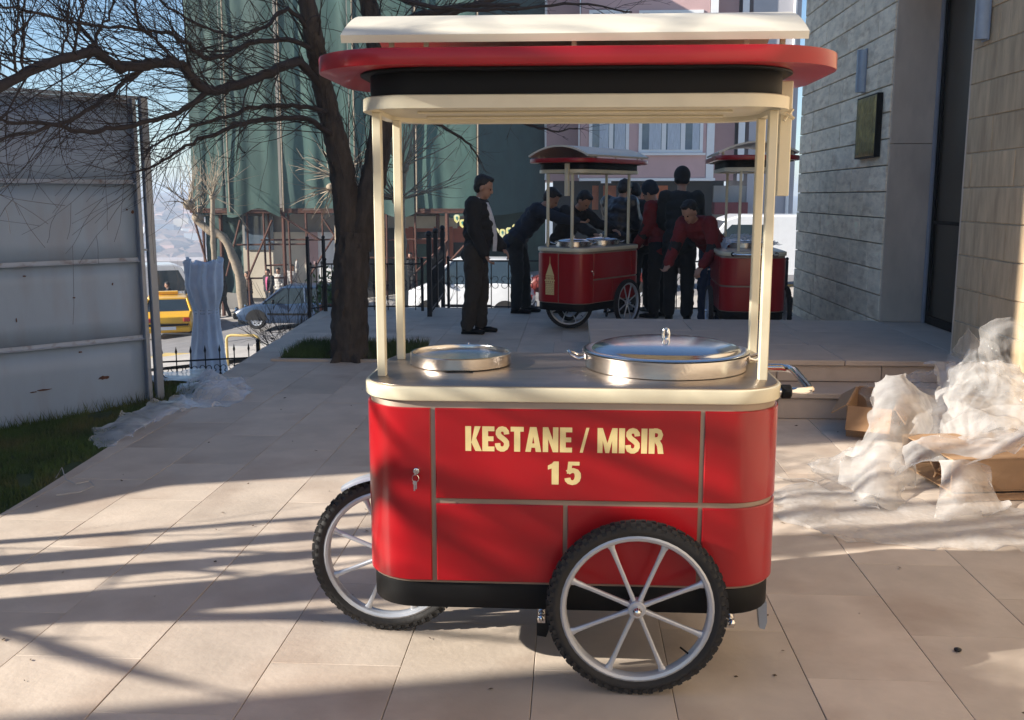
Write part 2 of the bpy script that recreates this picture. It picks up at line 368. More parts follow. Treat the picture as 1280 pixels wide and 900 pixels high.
def lettering(txt, x0, x1, z0, z1, ypl, parent, m, depth=.0008, spaces=.26, gap=.065):
    wd = sum((GL[c][0]+gap) if c != ' ' else spaces for c in txt)-gap
    sx = (x1-x0)/wd; h = z1-z0; x = x0; mb = MB(); e = 0
    for c in txt:
        if c == ' ': x += spaces*sx; continue
        gw, polys = GL[c]
        for i, pl in enumerate(polys):
            d = depth+ (i % 4)*.00005
            a = [(x+px*sx, ypl, z0+pz*h) for px, pz in pl]; b = [(x+px*sx, ypl-d, z0+pz*h) for px, pz in pl]
            mb.loft([a, b] , True, True)
        x += (gw+gap)*sx
    return mb.build('lettering', m, parent, smooth=0)
def emblem(parent, M, s=1):
    mb = MB()
    def P(poly, d=.0012): mb.prism([(x*s, z*s) for x, z in poly], M, d)
    P([(-.004,.34),(.004,.34),(.0015,.43),(-.0015,.43)])
    P([(-.058,.215),(.058,.215),(.004,.355),(-.004,.355)])
    P([(-.058,.198),(.058,.198),(.058,.210),(-.058,.210)])
    for i in range(6): P([(-.055+i*.0195,.172),(-.043+i*.0195,.172),(-.043+i*.0195,.198),(-.055+i*.0195,.198)])
    P([(-.070,.155),(.070,.155),(.066,.172),(-.066,.172)])
    for i in range(5): P([(-.060+i*.025,.138),(-.044+i*.025,.138),(-.044+i*.025,.155),(-.060+i*.025,.155)])
    P([(-.062,.126),(.062,.126),(.062,.138),(-.062,.138)])
    for r_ in range(6):
        z0 = r_*.0205
        off = 0 if r_ % 2 else .016
        x = -.060
        xs = [-.060]+[v for v in (-.044+off, -.012+off, .020+off, .046) if v < .058]+[.060]
        for a, b in zip(xs, xs[1:]): P([(a+.0012, z0+.001), (b-.0012, z0+.001), (b-.0012, z0+.0195), (a+.0012, z0+.0195)])
    return mb.build('tower_emblem', M_gold, parent, smooth=0)

def make_cart(label, text=None, bars=((.672, -.02),), front_x=-.62, turn=0):
    c = empty('snack_cart', label=label, cat='snack cart', group='red snack carts on the paving')
    core = MB(); slab(core, HX, HY, HR, .308, .892, .002); core.build('body', M_trim, c)
    A, B_, C_, D_ = .317, .566, .583, .866
    EA = HX-HR+math.pi/2*HR; EL = 2*(HY-HR)
    wrap_panel(-EA-EL/2+.02, -.425, A, D_, 'door_panel', M_red, c)
    pt = wrap_panel(-.41, .388, C_, D_, 'upper_panel', M_red, c)
    wrap_panel(-.41, -.020, A, B_, 'lower_panel', M_red, c); wrap_panel(-.006, .388, A, B_, 'lower_panel', M_red, c)
    wrap_panel(.402, EA+EL/2-.006, C_, D_, 'upper_panel', M_red, c); wrap_panel(.402, EA+EL/2-.006, A, B_, 'lower_panel', M_red, c)
    SB = EA+EL+math.pi/2*HR; BM = SB+HX-HR
    e1 = wrap_panel(EA+EL/2+.006, SB+.02, A, D_, 'end_panel', M_red, c); e2 = wrap_panel(-SB-.02, -EA-EL/2+.007, A, D_, 'end_panel', M_red, c)
    for s0, s1 in ((SB+.033, BM-.006), (BM+.006, 2*BM-SB-.033)):
        wrap_panel(s0, s1, C_, D_, 'upper_panel', M_red, c); wrap_panel(s0, s1, A, B_, 'lower_panel', M_red, c)
    emblem(e2, Matrix(((0,0,-1,-HX-.009),(-1,0,0,.10),(0,1,0,.40),(0,0,0,1))))
    emblem(e1, Matrix(((0,0,1,HX+.009),(1,0,0,.055),(0,1,0,.40),(0,0,0,1))))
    if text:
        y = -HY-.0088
        lettering('KESTANE / MISIR', -.318, .281, .735, .812, y, pt, M_gold); lettering('15', -.067, .032, .634, .706, y, pt, M_gold, gap=.24)
    b = MB(); slab(b, HX-.004, HY-.004, HR-.01, .224, .306, .004); b.build('base_skirt', M_black, c)
    # counter
    cr = MB(); slab(cr, HX+.015, HY+.015, HR+.01, .888, .931, .006, 10); cr.build('counter_rim', M_cream, c)
    ct = MB(); slab(ct, HX+.003, HY+.003, HR, .931, .9345, .001, 10); ct.build('counter_top', M_top, c)
    # roof
    fr = MB(); o = rrect(HX+.003, HY+.003, HR, 10); i_ = rrect(HX-.02, HY-.02, HR-.02, 10)
    rings = [[(x, y, 1.754) for x, y in i_], [(x, y, 1.751) for x, y in o], [(x, y, 1.786) for x, y in o], [(x, y, 1.789) for x, y in rrect(HX, HY, HR, 10)], [(x, y, 1.789) for x, y in i_]]
    fr.loft(rings+[rings[0]], False, False); fr.build('roof_frame', M_cream, c)
    cl = MB(); slab(cl, HX-.0205, HY-.0205, HR-.02, 1.768, 1.787, .002); cl.build('ceiling', M_cream, c)
    for y in (-.2, 0, .2):
        rb = MB(); rb.bbox(-.5, y-.016, 1.7595, .5, y+.016, 1.7675, .002); rb.build('ceiling_rib', M_cream, c)
    bf = MB(); slab(bf, HX-.022, HY-.006, HR-.02, 1.7895, 1.8528, .002, 10); bf.build('fascia', M_black, c)
    rr = MB(); slab(rr, .772, .425, .27, 1.8605, 1.908, .004, 14); rr.build('canopy', M_redroof, c)
    uf = MB(); slab(uf, HX+.01, .385, .22, 1.853, 1.8602, .002, 12); uf.build('canopy_shade_plate', M_black, c)  # added black plate, stands in for deep shade under the canopy
    cp = MB(); n = 16; yb = .40; prof = []
    for k in range(n+1):
        y = -yb+2*yb*k/n; z = 1.945+.108*(1-abs(y/yb)**2.0); prof.append((y, z))
    ring = [(y, z) for y, z in prof]+[(y*.98, z-.020) for y, z in reversed(prof)]
    cp.loft([[(-.655+i, y, z) for y, z in ring] for i in (0, 1.296)]); cp.build('roof_cap', M_cap, c, smooth=30)
    for x in (-.52, -.42, 0, .48, .58):
        for y in (-.345, .345) if abs(x) > .1 else (-.345,):
            st = MB(); st.box(x-.007, y-.007, 1.908, x+.007, y+.007, 1.945); st.build('cap_strut', M_cream, c, 0)
    for x, y in ((-.602, -.165), (-.598, .165), (.597, -.165), (.622, .165)):
        if 1:
            p = MB(); xo = x; p.bbox(xo-.0138, y-.0138, .932, xo+.0138, y+.0138, 1.753, .003); p.build('post', M_cream, c)
    for bx_, by_ in bars:
        hb = MB(); hb.bbox(bx_-.019, by_-.024, 1.50, bx_+.019, by_+.024, 1.8525, .003); br = hb.build('roof_prop', M_cream, c)
        wn_ = MB(); wn_.tube([(bx_-.035, by_-.03, 1.76), (bx_, by_-.04, 1.75), (bx_+.02, by_-.045, 1.735)], .006, 6); wn_.tube([(bx_-.01, by_-.045, 1.73), (bx_+.018, by_-.035, 1.765)], .005, 6)
        wn_.build('wing_nut', M_cream, br)
    # handle
    h = MB(); sgn = 1
    h.tube([(.63, -.225, .908), (.68, -.225, .908), (.718, -.215, .908), (.74, -.19, .908), (.765, .15, .908), (.757, .19, .908), (.735, .212, .908), (.63, .215, .908)], .0135, 12)
    ho = h.build('push_handle', M_chrome, c, 60)
    for y in (-.225, .215):
        g = MB(); g.lathe([(.020, 0), (.022, .004), (.022, .026), (.017, .03)], 14, T((.645, y, .908)) @ ROT('Y', R(90))); g.build('rubber_ring', M_black, ho)
    # wheels
    add_wheel(c, (.205, -.408, .274)); add_wheel(c, (.205, .408, .274)); fw = add_wheel(c, (front_x, 0, .274)); fw.rotation_euler = (0, 0, R(turn))
    ax = MB(); ax.tube([(.205, -.385, .266), (.205, .385, .266)], .012, 10)
    for y in (-.30, .30): ax.box(.185, y-.006, .21, .225, y+.006, .266)
    ax.build('axle', M_black, c)
    fd = MB(); rings = []
    for k in range(15):
        a = R(62+62*k/14); rings.append([(front_x+rr_*math.cos(a), yy, .272+rr_*math.sin(a)) for rr_, yy in ((.280, -.036), (.291, -.024), (.293, 0), (.291, .024), (.280, .036), (.287, .022), (.289, 0), (.287, -.022))])
    fd.loft(rings); fd.build('mudguard', M_alu, c)
    if front_x < -.5: ww = MB(); ww.box(-.648, -.045, .228, -.40, .045, .56); ww.build('wheel_slot', M_black, c, 0)
    fk = MB()
    for y in (-.036, .036): fk.tube([(front_x, y, .266), (front_x+.1, y, .26), (front_x+.22, y, .225)], .008, 8)
    fk.build('fork', M_black, c)
    for x, s_ in ((-.085, 1), (.50, -1)):
        bo = MB(); bo.ell((x, -.345, .205), (.013, .013, .013)); bo.tube([(x, -.345, .205), (x, -.27, .205)], .006, 8); bo.box(x-.012, -.325, .18, x+.012, -.30, .226); bo.build('stay_bolt', M_chrome, c)
    bk = MB(); bk.prism([(-.10, .225), (-.06, .225), (-.055, .17), (-.07, .125), (-.10, .13)], ROT('X', R(90)) @ T((0, 0, .30)), .008); bk.build('stop_bracket', M_black, c)
    fb = MB(); Mf = T((.585, -.10, 0)) @ ROT('X', R(90))
    fb.prism([(-.014, .226), (.016, .226), (.020, .16), (.013, .135), (-.003, .138)], T((.612, -.20, 0)) @ ROT('X', R(90)), .03); fb.build('foot_bracket', M_frame, c)
    # lock with a bunch of keys
    lk = MB(); lk.lathe([(.0115, 0), (.0115, .007), (.0095, .011), (.0095, .017), (.006, .018)], 16, T((-.468, -HY-.006, .672)) @ ROT('X', R(90))); lo = lk.build('lock', M_chrome, c)
    ky = MB(); y = -HY-.026
    ky.box(-.4700, y-.014, .664, -.4675, y+.010, .680)
    for k in range(14):
        a0, a1 = 2*math.pi*k/14, 2*math.pi*(k+1)/14
        ky.tube([(-.468+.010*math.cos(a0), y-.012, .654+.012*math.sin(a0)), (-.468+.010*math.cos(a1), y-.012, .654+.012*math.sin(a1))], .0013, 5)
    ky.box(-.474, y-.014, .615, -.469, y-.012, .645); ky.box(-.4675, y-.018, .622, -.463, y-.016, .646); ky.lathe([(.007, 0), (.007, .002)], 10, T((-.470, y-.011, .640)) @ ROT('X', R(90)))
    ky.build('key', M_chrome, lo)
    return c
cart = make_cart('sunlit red cart in front with cream posts, gold lettering KESTANE / MISIR and number 15', text=True, bars=((.66, -.02),))
cart.location = (-.003, 3.268, 0)

def make_pot(loc, r, label, lidded=True):
    p = empty('cooking_pot', loc, label=label, cat='pot')
    v = MB(); v.lathe([(r-.006, 0), (r, .002), (r, .050), (r+.012, .052), (r+.012, .055), (r-.004, .055), (r-.006, .050), (r-.010, .010)], 64); v.build('vessel', M_steel, p, 40)
    l = MB(); pr = [(r+.004, .0553), (r+.008, .059), (r-.008, .064), (r-.020, .061)]
    for k in range(9): a = k/8; pr.append(((r-.022)*math.cos(a*math.pi/2)+1e-3, 0.061+.034*math.sin(a*math.pi/2)))
    l.lathe(pr, 64); lo = l.build('lid', M_chrome if 0 else mat('lid_steel', (.60, .60, .61), .15, metal=1, var=.03), p, 60)
    k = MB(); k.tube([(-.007, 0, .094), (-.010, 0, .108), (-.007, 0, .124), (0, 0, .129), (.007, 0, .124), (.010, 0, .108), (.007, 0, .094)], .005, 8); k.lathe([(.014, .093), (.014, .097), (.006, .099)], 14); k.build('knob', M_chrome, lo, 60)
    for s in (-1, 1):
        h = MB(); h.tube([(s*(r-.002), -.042, .036), (s*(r+.022), -.040, .030), (s*(r+.050), -.026, .042), (s*(r+.058), 0, .050), (s*(r+.050), .026, .042), (s*(r+.022), .040, .030), (s*(r-.002), .042, .036)], .0055, 8)
        for y in (-.042, .042): h.ell((s*(r+.002), y, .036), (.004, .010, .012))
        h.build('handle', M_chrome, p, 60)
    return p
make_pot((.313, 3.325, .935), .268, 'large steel pot with domed lid on the right of the sunlit front cart')
pan = empty('round_pan', (-.380, 3.345, .935), label='shallow round steel pan set in the left of the sunlit front cart', cat='pan')
v = MB(); v.lathe([(.168, 0), (.172, .003), (.172, .038), (.169, .041), (.164, .041), (.162, .037), (.162, .028), (.158, .026), (.05, .024), (.001, .024)], 56); v.build('rim', M_steel, pan, 40)
v = MB(); v.tube([(.0, .166, .034), (.008, .178, .044), (.02, .164, .034)], .004, 6); v.build('hinge', M_chrome, pan)
v = MB(); v.tube([(-.165, -.05, .002), (-.02, -.19, .001), (.06, -.185, .001)], .0012, 5); v.build('wire', M_iron, pan)

# ------------------------------------------------------------ terrain, road, plaza
def lerp(a, b, t): t = max(0, min(1, t)); return a+(b-a)*t
def hgt(x, y):
    if y < 8: h = -.03
    elif y < 11: h = lerp(-.03, -.68, (y-8)/3)
    elif y < 16: h = lerp(-.68, -1.46, (y-11)/5)
    else: h = lerp(-1.46, -2.72, (y-16)/10.5)
    if y > 16:
        rt = -2.80+.12*(x+9); rt = max(-3.6, min(-.9, rt))
        h = lerp(h, rt-.02, (y-16)/10)
    if y < 16: h = h-(.05+.079*max(0, -2.9-x) if x < -2.9 else 0)*max(0, min(1, (16-y)/6))
    if y > 52: h = lerp(h, -75, (y-52)/330)
    if y > 380: h = lerp(-75, -14, (y-380)/480) + 5*noise.noise(Vector((x/90, y/90, 0)))
    if y > 860: h = lerp(-14, 1, (y-860)/900) + 3*noise.noise(Vector((x/200, y/200, 3)))
    return h
xs = [-880, -740]+[-600+20*i for i in range(26)]+[-100, -80, -60, -45, -35]+[-28+i for i in range(57)]+[32, 45, 70, 110, 180, 300, 600, 880]
ys = [-60, -30, -15, -5, 0]+[1+.5*i for i in range(18)]+[10+i for i in range(50)]+[65, 75, 90, 110, 140, 180, 240, 300, 350]+[380+20*i for i in range(30)]+[1000, 1100, 1250, 1500, 1750]
M_hill = mat('far_hillside', (.10, .11, .085), .95, var=.35, scale=.03, detail=8, dirt=.5, dscale=.05, dirtcol=(.20, .18, .16))
def terr_mat():
    m = bpy.data.materials.new('terrain'); m.use_nodes = True; nt = m.node_tree; N = nt.nodes; L = nt.links; b = N['Principled BSDF']
    b.inputs['Roughness'].default_value = .95
    tc = N.new('ShaderNodeTexCoord'); sp = N.new('ShaderNodeSeparateXYZ'); L.new(tc.outputs['Object'], sp.inputs[0])
    nz = N.new('ShaderNodeTexNoise'); nz.inputs['Scale'].default_value = .9; nz.inputs['Detail'].default_value = 10; L.new(tc.outputs['Object'], nz.inputs['Vector'])
    nf = N.new('ShaderNodeTexNoise'); nf.inputs['Scale'].default_value = .03; nf.inputs['Detail'].default_value = 10; L.new(tc.outputs['Object'], nf.inputs['Vector'])
    r1 = N.new('ShaderNodeValToRGB'); r1.color_ramp.elements[0].color = (.06, .055, .035, 1); r1.color_ramp.elements[1].color = (.13, .11, .08, 1); L.new(nz.outputs[0], r1.inputs[0])
    r2 = N.new('ShaderNodeValToRGB'); r2.color_ramp.elements[0].color = (.36, .33, .30, 1); r2.color_ramp.elements[1].color = (.46, .43, .40, 1); L.new(nz.outputs[0], r2.inputs[0])
    r3 = N.new('ShaderNodeValToRGB'); r3.color_ramp.elements[0].color = (.05, .06, .045, 1); r3.color_ramp.elements[1].color = (.16, .14, .12, 1); L.new(nf.outputs[0], r3.inputs[0])
    def step(v): s_ = N.new('ShaderNodeMath'); s_.operation = 'GREATER_THAN'; s_.inputs[1].default_value = v; L.new(sp.outputs['Y'], s_.inputs[0]); return s_.outputs[0]
    a = N.new('ShaderNodeMix'); a.data_type = 'RGBA'; L.new(step(9.5), a.inputs[0]); L.new(r1.outputs[0], a.inputs[6]); L.new(r2.outputs[0], a.inputs[7])
    c = N.new('ShaderNodeMix'); c.data_type = 'RGBA'; L.new(step(56), c.inputs[0]); L.new(a.outputs[2], c.inputs[6]); L.new(r3.outputs[0], c.inputs[7])
    L.new(c.outputs[2], b.inputs['Base Color']); return m
tb = MB(); tv = [(x, y, hgt(x, y) - (.6 if (-2.2 < x < 20 and y < 13) else 0)) for y in ys for x in xs]; nx = len(xs)
tb.add(tv, [(j*nx+i, j*nx+i+1, (j+1)*nx+i+1, (j+1)*nx+i) for j in range(len(ys)-1) for i in range(nx-1)])
tag(tb.build('ground', terr_mat(), smooth=80), kind='structure')
def strip(name, m, x0, x1, y0, y1, dz, nxx=40, nyy=6, th=0):
    mb = MB(); vs = []
    for j in range(nyy+1):
        for i in range(nxx+1):
            x = x0+(x1-x0)*i/nxx; y = y0+(y1-y0)*j/nyy
            rt = max(-3.6, min(-.9, -2.80+.12*(x+9))); vs.append((x, y, rt+dz))
    mb.add(vs, [(j*(nxx+1)+i, j*(nxx+1)+i+1, (j+1)*(nxx+1)+i+1, (j+1)*(nxx+1)+i) for j in range(nyy) for i in range(nxx)])
    if th:
        vs2 = [(v[0], v[1], v[2]-th) for v in vs[:nxx+1]]
        mb.add(vs[:nxx+1]+vs2, [(i, nxx+1+i, nxx+2+i, i+1) for i in range(nxx)])
    return tag(mb.build(name, m, smooth=30), kind='structure')
strip('road', M_asph, -34, 30, 27.4, 37.2, .03)
strip('far_pavement', M_pave, -34, 30, 37.2, 44, .15, th=.14)
strip('near_pavement', M_pave, -34, 30, 24.6, 27.0, .14)
kb = MB(); xk = -30
kerb = empty('kerb', kind='structure')
gk = {}
for i in range(40):
    x0 = -26+i*.9; z = max(-3.6, min(-.9, -2.80+.12*(x0+9.45)))
    k = MB(); k.bbox(x0+.01, 27.0, z-.1, x0+.89, 27.38, z+.15, .015); k.build('kerb_stone', M_kerby if (i//3) % 2 else M_kerb, kerb)

# plaza: a thick terrace slab and its stone tiles
def edge_x(y): return -2.705-.072*(y-4.39) if y > 1 else -2.705-.072*(1-4.39)
plaza = tag(MB().loft([[(-14, -14, z), (8, -14, z), (8, 13.45, z), (edge_x(13.45), 13.45, z), (edge_x(1), 1, z), (-14, 1, z)] for z in (-4, -.02)], closed=True).build('plaza', M_grout, smooth=0), kind='structure')
pv = MB(); pv.loft([[(-14, -14, z), (8, -14, z), (8, 2.3, z), (edge_x(2.3)+.01, 2.3, z), (edge_x(1), 1, z), (-14, 1, z)] for z in (-.0199, -.001)]); tag(pv.build('paving_behind', M_tile, smooth=0), kind='structure')
TW, TL = .43, .68; meshes = {}
rt = random.Random(4)
for i in range(-9, 9):
    x0 = -.112+TW*i; off = (.34 if i % 2 else 0)
    y = 2.305
    first = True
    while y < 13.4:
        y1 = y+(TL-off if first and off else TL); first = False; y1 = min(y1, 13.43)
        if y1-y < .08: y = y1; continue
        g = .0011; xa, xb, ya, yb = x0+g, x0+TW-g, y+g, y1-g
        y0k = y; y = y1
        if xb > 8 or (xa > 2.85) or (xa > .3 and ya > 7.4 and yb < 9.2): continue
        el, eh = edge_x(ya), edge_x(yb)
        if xb < eh+.02: continue
        cx, cy = (xa+xb)/2, (ya+yb)/2
        poly = [(xa, ya), (xb, ya), (xb, yb), (xa, yb)]
        if xa < el:
            def cl(yv): return max(xa, min(edge_x(yv), xb-.01))
            poly = [(cl(ya), ya), (xb, ya), (xb, yb), (cl(yb), yb)]; key = None
        else: key = round(yb-ya, 3)
        z = rt.uniform(-.0009, .0009)
        if key in meshes and key is not None:
            o = bpy.data.objects.new('tile', meshes[key]); COL.objects.link(o)
        else:
            p = [(a-cx, b-cy) for a, b in poly]
            def ins(d): return [(a-(d if a > 0 else -d), b-(d if b > 0 else -d)) for a, b in p]
            mb = MB(); mb.loft([[(*q, -.019) for q in p], [(*q, -.0015) for q in p], [(*q, 0) for q in ins(.0015)]], cap0=False)
            o = mb.build('tile', M_tile, smooth=0)
            if key is not None: meshes[key] = o.data
        o.parent = plaza; o.location = (cx, cy, z)
        o.rotation_euler = (rt.uniform(-.0007, .0007), rt.uniform(-.0007, .0007), 0)

# steps and landing of the building entrance
steps = empty('entrance_steps', kind='structure')
def stone_slab(parent, x0, y0, z0, x1, y1, z1, m=M_slab, name='stone_slab'):
    mb = MB(); mb.bbox(x0, y0, z0, x1, y1, z1, .004); return mb.build(name, m, parent, 30)
co = MB(); co.box(.19, 7.19, .0, 2.84, 9.5, .285); co.box(-.14, 6.76, 0, 2.84, 9.02, .135); co.build('step_core', M_joint, steps, 0)
x = -.17
for wd in (.62, .95, .80, .66): stone_slab(steps, x+.002, 6.74, .002, x+wd-.002, 6.765, .142); stone_slab(steps, x+.002, 6.715, .146, x+wd-.002, 7.165, .181); x += wd
stone_slab(steps, -.165, 7.17, .146, .187, 8.1, .181); stone_slab(steps, -.165, 8.104, .146, .187, 9.05, .181); stone_slab(steps, -.16, 6.77, .002, -.142, 9.04, .142)
x = .155
for wd in (.70, .62, .74, .632): stone_slab(steps, x+.002, 7.17, .182, x+wd-.002, 7.192, .300); x += wd
x = .145
for j, (ya, yb) in enumerate(((7.14, 7.90), (7.904, 8.70), (8.704, 9.52))):
    x = .145+j*.0
    for wd in ((.9, .9, .898), (.62, 1.1, .978), (.9, .9, .898))[j]: stone_slab(steps, x+.002, ya, .302, x+wd-.002, yb, .340); x += wd
stone_slab(steps, .155, 7.195, .182, .175, 9.5, .300)
stone_slab(steps, 2.842, 7.52, .302, 3.30, 9.43, .3395)

# ------------------------------------------------------------ stone building on the right
bld = empty('stone_building', (2.85, 7.5, 0), label='stone faced building at the right edge with coursed blocks and a recessed dark doorway', cat='building')
def loc(mb): # shift into the building's frame
    mb.v = [(v[0]-2.85, v[1]-7.5, v[2]) for v in mb.v]; return mb
WA, WB, H = 2.85, 2.80, 5.2
b1 = MB(); b1.box(WA+.04, 9.46, -.5, 9, 13.10, H); loc(b1).build('far_wall', M_joint, bld, 0)
b1 = MB(); b1.box(WB+.0065, -13, -.5, 9, 7.45, H); loc(b1).build('near_wall', M_mortar, bld, 0)
b1 = MB(); b1.box(3.30, 7.465, -.5, 9, 9.455, H-.5); b1.box(2.9, 7.465, 3.46, 3.30, 9.455, H-.02); loc(b1).build('lintel', M_marble, bld, 0)
rb = random.Random(12)
CH = .2385; z00 = .34
def blocks(xf, y0, y1, zlo, n, m, joint, th, bl, bev):
    for c in range(n):
        za = zlo+c*CH; y = y0-rb.uniform(.0, bl*.7)
        while y < y1:
            ln = bl*rb.uniform(.75, 1.3); a, b = max(y, y0), min(y+ln, y1); y += ln
            if b-a < .06: continue
            j = joint/2; pr = rb.uniform(0, .006)
            mb = MB(); za_, zb_ = za+j, za+CH-j
            d = bev; fr = [(xf+d-pr, a+j, za_), (xf+d-pr, b-j*.5, za_), (xf+d-pr, b-j*.5, zb_), (xf+d-pr, a+j, zb_)]
            ff = [(xf-pr, a+j+d, za_+d), (xf-pr, b-j*.5-d, za_+d), (xf-pr, b-j*.5-d, zb_-d), (xf-pr, a+j+d, zb_-d)]
            bk = [(xf+th, p[1], p[2]) for p in fr]
            mb.loft([bk, fr, ff]); loc(mb)
            mb.build('stone_block', m, bld, 0)
blocks(WA, 9.44, 13.05, .345-2*CH, 20, M_block, .010, .05, .62, .005)
blocks(WB, 4.9, 7.45, .345-2*CH+.02, 17, M_blockw, .008, .05, .80, .003)
b1 = MB(); b1.box(WB, 7.4501, -.3, WB+.04, 7.4650, 4.4)
# doorway: smooth surround, white frame, dark glass door
for za, zb in ((.34, 1.965), (1.969, 3.46)):
    s_ = MB(); s_.bbox(2.862, 9.425, za+.001, 3.30, 9.458, zb, .003); loc(s_).build('surround_slab', M_marble, bld)
s_ = MB(); s_.bbox(2.862, 7.49, 3.425, 3.30, 9.42, 3.459, .003); loc(s_).build('surround_slab', M_marble, bld)
s_ = MB(); s_.bbox(2.8, 7.455, .341, 3.30, 7.485, 3.42, .003); loc(s_).build('surround_slab', M_marble, bld)
df = MB(); X0 = 3.235
df.box(X0, 9.34, .342, X0+.06, 9.42, 3.42); df.box(X0, 7.49, .342, X0+.06, 7.56, 3.42); df.box(X0, 7.56, 3.20, X0+.06, 9.34, 3.42); df.box(X0-.012, 9.33, .342, X0-.001, 9.36, 3.21)
loc(df).build('door_frame', mat('grey_door_frame', (.34, .36, .42), .5, metal=.3), bld, 0)
dd = MB(); dd.box(X0+.03, 7.56, .345, X0+.05, 9.34, 3.20); dobj = loc(dd).build('door', mat('dark_door_glass', (.035, .026, .016), .35, var=.5, scale=1.5), bld, 0)
dh = MB(); dh.box(X0+.01, 9.28, .345, X0+.0299, 9.34, 3.20); dh.box(X0+.01, 7.56, .345, X0+.0299, 9.28, .42); dh.box(X0+.01, 7.56, 1.25, X0+.0299, 9.28, 1.28); loc(dh).build('door_rail', M_black, dobj, 0)
def wall_lamp(xf, y, z0, z1, label):
    l = empty('wall_lamp', (xf, y, z0), label=label, cat='wall lamp'); h = z1-z0
    a = MB(); a.bbox(-.012, -.055, 0, 0, .055, h, .002); a.build('back_plate', M_frame, l)
    a = MB(); rings = [[(-.012-.075*math.sin(R(180*k/8)), .05*math.cos(R(180*k/8)), z) for k in range(9)] for z in (.01, h-.01)]; a.loft(rings); a.build('lamp_shade', mat('grey_lamp_metal', (.30, .33, .38), .45, metal=.4), l)
    for k in range(8):
        a = MB(); zz = .03+k*(h-.06)/8; a.box(-.055, .052, zz, -.02, .062, zz+.018); a.build('louvre', M_frame, l, 0)
wall_lamp(WA-.004, 10.30, 2.50, 2.92, 'slim grey wall lamp on the bluish stone wall above the brass plaque')
wall_lamp(WB-.008, 7.22, 2.54, 2.95, 'grey louvred wall lamp on the warm stone wall right of the doorway')
pq = empty('plaque', (WA-.006, 9.98, 1.86), label='square brass plaque with relief on a dark backing beside the doorway', cat='plaque')
a = MB(); a.bbox(-.055, -.33, 0, 0, .33, .585, .004); a.build('backing', M_black, pq)
M_brass = mat('aged_brass', (.26, .19, .07), .4, metal=.8, var=.5, scale=9, bump=1, bscale=22, dirt=.6, dscale=14, dirtcol=(.07,.06,.03))
a = MB(); n_ = 26; vs = []
for j in range(n_+1):
    for i in range(n_+1):
        u, v = i/n_, j/n_; e = 0 if (i in (0, n_) or j in (0, n_)) else .012*abs(noise.noise(Vector((u*9, v*14, 2))))+.004
        vs.append((-.0555-e, .315-.63*u, .015+.555*v))
a.add(vs, [(j*(n_+1)+i, j*(n_+1)+i+1, (j+1)*(n_+1)+i+1, (j+1)*(n_+1)+i) for j in range(n_) for i in range(n_)]); a.build('relief', M_brass, pq)
jn = MB(); jn.tube([(0, 0, 0), (0, 0, 2.3)], .01, 6)

# unseen buildings added at the left to shade the plaza and stone wall
def block_house(name, x0, y0, x1, y1, z1, lab, m, nwin, rows, rz=0):
    h = empty(name, ((x0+x1)/2, (y0+y1)/2, 0), label=lab, cat='building'); cx, cy = h.location.x, h.location.y
    a = MB(); a.box(x0-cx, y0-cy, -1, x1-cx, y1-cy, z1); a.build('wall', m, h, 0)
    a = MB(); a.box(x0-cx-.2, y0-cy-.2, z1+.002, x1-cx+.2, y1-cy+.2, z1+.22); a.build('roof', M_cement, h, 0)
    for r_ in range(rows):
        for k in range(nwin):
            yc = y0-cy+(k+.5)*(y1-y0)/nwin; z = 1.1+r_*3.1
            a = MB(); X = x1-cx; a.box(X, yc-.6, z, X+.03, yc+.6, z+1.4); f = a.build('window', M_wframe, h, 0)
            for s_ in (-1, 1): a = MB(); a.box(X+.03, yc+s_*.28-.24, z+.08, X+.034, yc+s_*.28+.24, z+1.32); a.build('pane', M_win, f, 0)
    return h
block_house('tall_shade_block', -17, 2.75, -9.2, 13.9, 11.0, 'tall unseen building added outside the left edge to cast shade', M_cement, 4, 3)
gh = block_house('low_shade_block', -17, -9, -9.2, -.08, 4.80, 'low unseen building added behind and left of the camera to cast shade', M_cement, 3, 1)  # added block, sized and turned to shade the lower paving
gh.rotation_euler = (0, 0, R(14)); _p = Matrix.Rotation(R(14), 3, 'Z') @ Vector((3.9+.2, 4.46+.2, 0)); gh.location = (-9.0-_p.x, .19-_p.y, 0)

# ------------------------------------------------------------ trees
def limb(mb, pts, r0, r1, n=8, sub=4, wob=.03, rnd=random):
    P = [Vector(p) for p in pts]; out = []
    for i in range(len(P)-1):
        a = P[max(i-1, 0)]; b = P[i]; c = P[i+1]; d = P[min(i+2, len(P)-1)]
        for k in range(sub):
            t = k/sub; q = .5*((2*b)+(c-a)*t+(2*a-5*b+4*c-d)*t*t+(3*b-a-3*c+d)*t**3)
            if not (i == 0 and k == 0): q = q+Vector((rnd.uniform(-1, 1), rnd.uniform(-1, 1), rnd.uniform(-1, 1)))*wob
            out.append(q)
    out.append(P[-1]); m = len(out)-1
    rs = [r0+(r1-r0)*i/m for i in range(m+1)]
    rs = [r*(1+(.10 if sub < 10 else 0)*rnd.uniform(-1, 1)) for r in rs]
    mb.tube(out, rs, n); return out, rs
def roughen(mb, amp, sc, seed=0):
    out = []
    for v in mb.v:
        p = Vector(v); q = Vector((p.x*sc, p.y*sc, p.z*sc*.22))+Vector((seed, 0, 0))
        out.append(p+Vector((noise.noise(q+Vector((11, 0, 0))), noise.noise(q+Vector((0, 11, 0))), 0))*amp*1.4+Vector((noise.noise(q*2.6), noise.noise(q*2.6+Vector((5, 5, 5))), 0))*amp)
    mb.v = out
